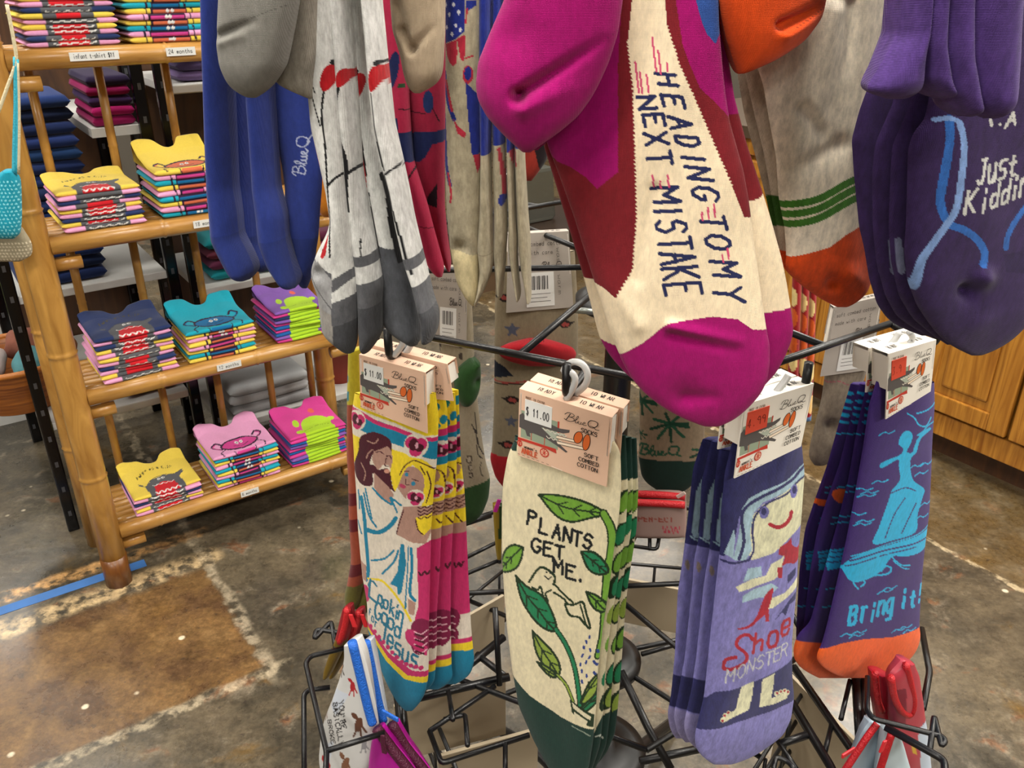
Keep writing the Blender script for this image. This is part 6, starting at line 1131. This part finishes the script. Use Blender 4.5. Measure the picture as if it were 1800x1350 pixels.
for j, (dx, lab) in enumerate(((0, 'narrow red and olive pencil pouch left of the robed man socks, outer one'), (20, 'narrow red and olive pencil pouch left of the robed man socks, inner one'))):
    t = thing('zip_pouch', FZ3, lab, 'pouch')
    sock(t, FZ3, [(1066+j*6, 606+dx, 618+dx), (1085, 600+dx, 622+dx), (1120, 592+dx*.8, 614+dx*.8), (1150, 580+dx*.7, 600+dx*.7), (1180, 571+dx*.5, 585+dx*.5), (1188, 573+dx*.5, 580+dx*.5)], '#8f1c28', [Pg('#6a5418', (540, 1112), (660, 1125), (660, 1200), (540, 1200))], .02*j, .009, 1.8, 'pouch_body', M['vinyl'], .001, 150+j, taper=.1)
    zipper(t, FZ3, [(611+dx, 1070+j*6), (606+dx, 1100), (597+dx*.8, 1130)], '#c01c24', .004, .02*j-.008); tab(t, FZ3, 616+dx, 1080, 8, 22, '#d0242c', .02*j-.012)
FZ4 = Frame(atd(1570, 1280, .985), (.5, -.86, 0))
def rp(lab, rows, off, zp, base, art, pulls=()):
    t = thing('zip_pouch', FZ4, lab, 'pouch'); sock(t, FZ4, rows, base, art, off, .011, 1.8, 'pouch_body', M['vinyl'], .002, int(rows[0][0]), taper=.12, bulge=3)
    for P in zp: zipper(t, FZ4, P, '#b8141f', .0042, off-.009)
    for q in pulls: tab(t, FZ4, *q, '#c4202a', off-.015)
ra = [Pg('#c9a22c', (1588, 1300), (1596, 1296), (1598, 1316), (1590, 1312)), Ln('#22306a', 2, (1612, 1262), (1604, 1300), (1622, 1320)), Pg('#b9c6d6', (1600, 1270), (1640, 1250), (1640, 1400), (1612, 1400)), Pg('#7a1a30', (1552, 1210), (1580, 1200), (1580, 1270), (1556, 1262))]
rp('tall red-zipped picture pouch under the boat socks', [(1160, 1584, 1600), (1185, 1560, 1612), (1250, 1562, 1622), (1300, 1566, 1629), (1350, 1580, 1634), (1420, 1590, 1636)], .03, [[(1566, 1190), (1572, 1225), (1585, 1250), (1600, 1256), (1606, 1235), (1600, 1200), (1592, 1168)]], '#b03c4a', ra)
rp('red-zipped pouch half hidden under the boat socks', [(1180, 1532, 1556), (1230, 1536, 1562), (1260, 1540, 1572), (1320, 1550, 1600), (1400, 1570, 1612)], .058, [[(1538, 1182), (1542, 1225), (1550, 1250)]], '#a82436', [Pg('#d0a860', (1556, 1262), (1566, 1268), (1590, 1340), (1580, 1336))])
rp('pale blue pouch with red zip at the bottom right, left of two', [(1268, 1528, 1544), (1285, 1515, 1556), (1320, 1500, 1560), (1360, 1484, 1556), (1420, 1470, 1550)], .012, [[(1542, 1272), (1524, 1296), (1504, 1326), (1484, 1356)]], '#9fb0bd', [Pg('#26303a', (1530, 1330), (1542, 1320), (1536, 1400), (1520, 1400))], [(1502, 1316, -22, 14)])
rp('pale blue pouch with red zip at the bottom right, right of two', [(1284, 1556, 1574), (1305, 1550, 1584), (1350, 1540, 1598), (1420, 1530, 1606)], -.012, [[(1568, 1288), (1558, 1318), (1546, 1356)]], '#b3c4cc', [Pg('#3a5a6a', (1560, 1370), (1590, 1350), (1600, 1420), (1560, 1420))], [(1556, 1302, -8, 20)])
FZ5 = Frame(atd(1162, 900, 1.36), (-.25, -.97, 0))
for j in range(2):
    t = thing('zip_pouch', FZ5, ('clear pouch with red zip behind the plant socks, upper one', 'clear pouch with red zip behind the plant socks, lower one')[j], 'pouch')
    sock(t, FZ5, [(866+j*16, 1112, 1206), (890+j*10, 1112, 1207), (930, 1112, 1206), (945, 1114, 1204)], '#9a8078', [Tx('#8a3a2c', 'PERFECT', 1124, 912, 9, 0, 0, -8, 1.6), zig('#a83848', 1.6, 1166, 1196, 926, 6, 8)], .02*(1-j), .009, 2, 'pouch_body', M['vinyl'], .001, 160+j, taper=.1)
    zipper(t, FZ5, [(1110, 868+j*15), (1160, 870+j*15), (1204, 874+j*14)], '#b3121c', .006, .02*(1-j)-.008)
    if j == 0: tab(t, FZ5, 1190, 874, 14, -8, '#b9a9a0', .004)

t = thing('zip_pouch', FK2, 'yellow and green pouch with a magenta pull beside the plant socks', 'pouch')
sock(t, FK2, [(886, 866, 884), (920, 868, 883), (960, 871, 881), (984, 874, 880)], '#8a7424', [Pg('#1f3a1c', (876, 880), (890, 880), (890, 945), (874, 945))], -.05, .006, 1.8, 'pouch_body', M['vinyl'], .001, 171)
tab(t, FK2, 878, 878, -8, 22, '#b0208a', -.06)
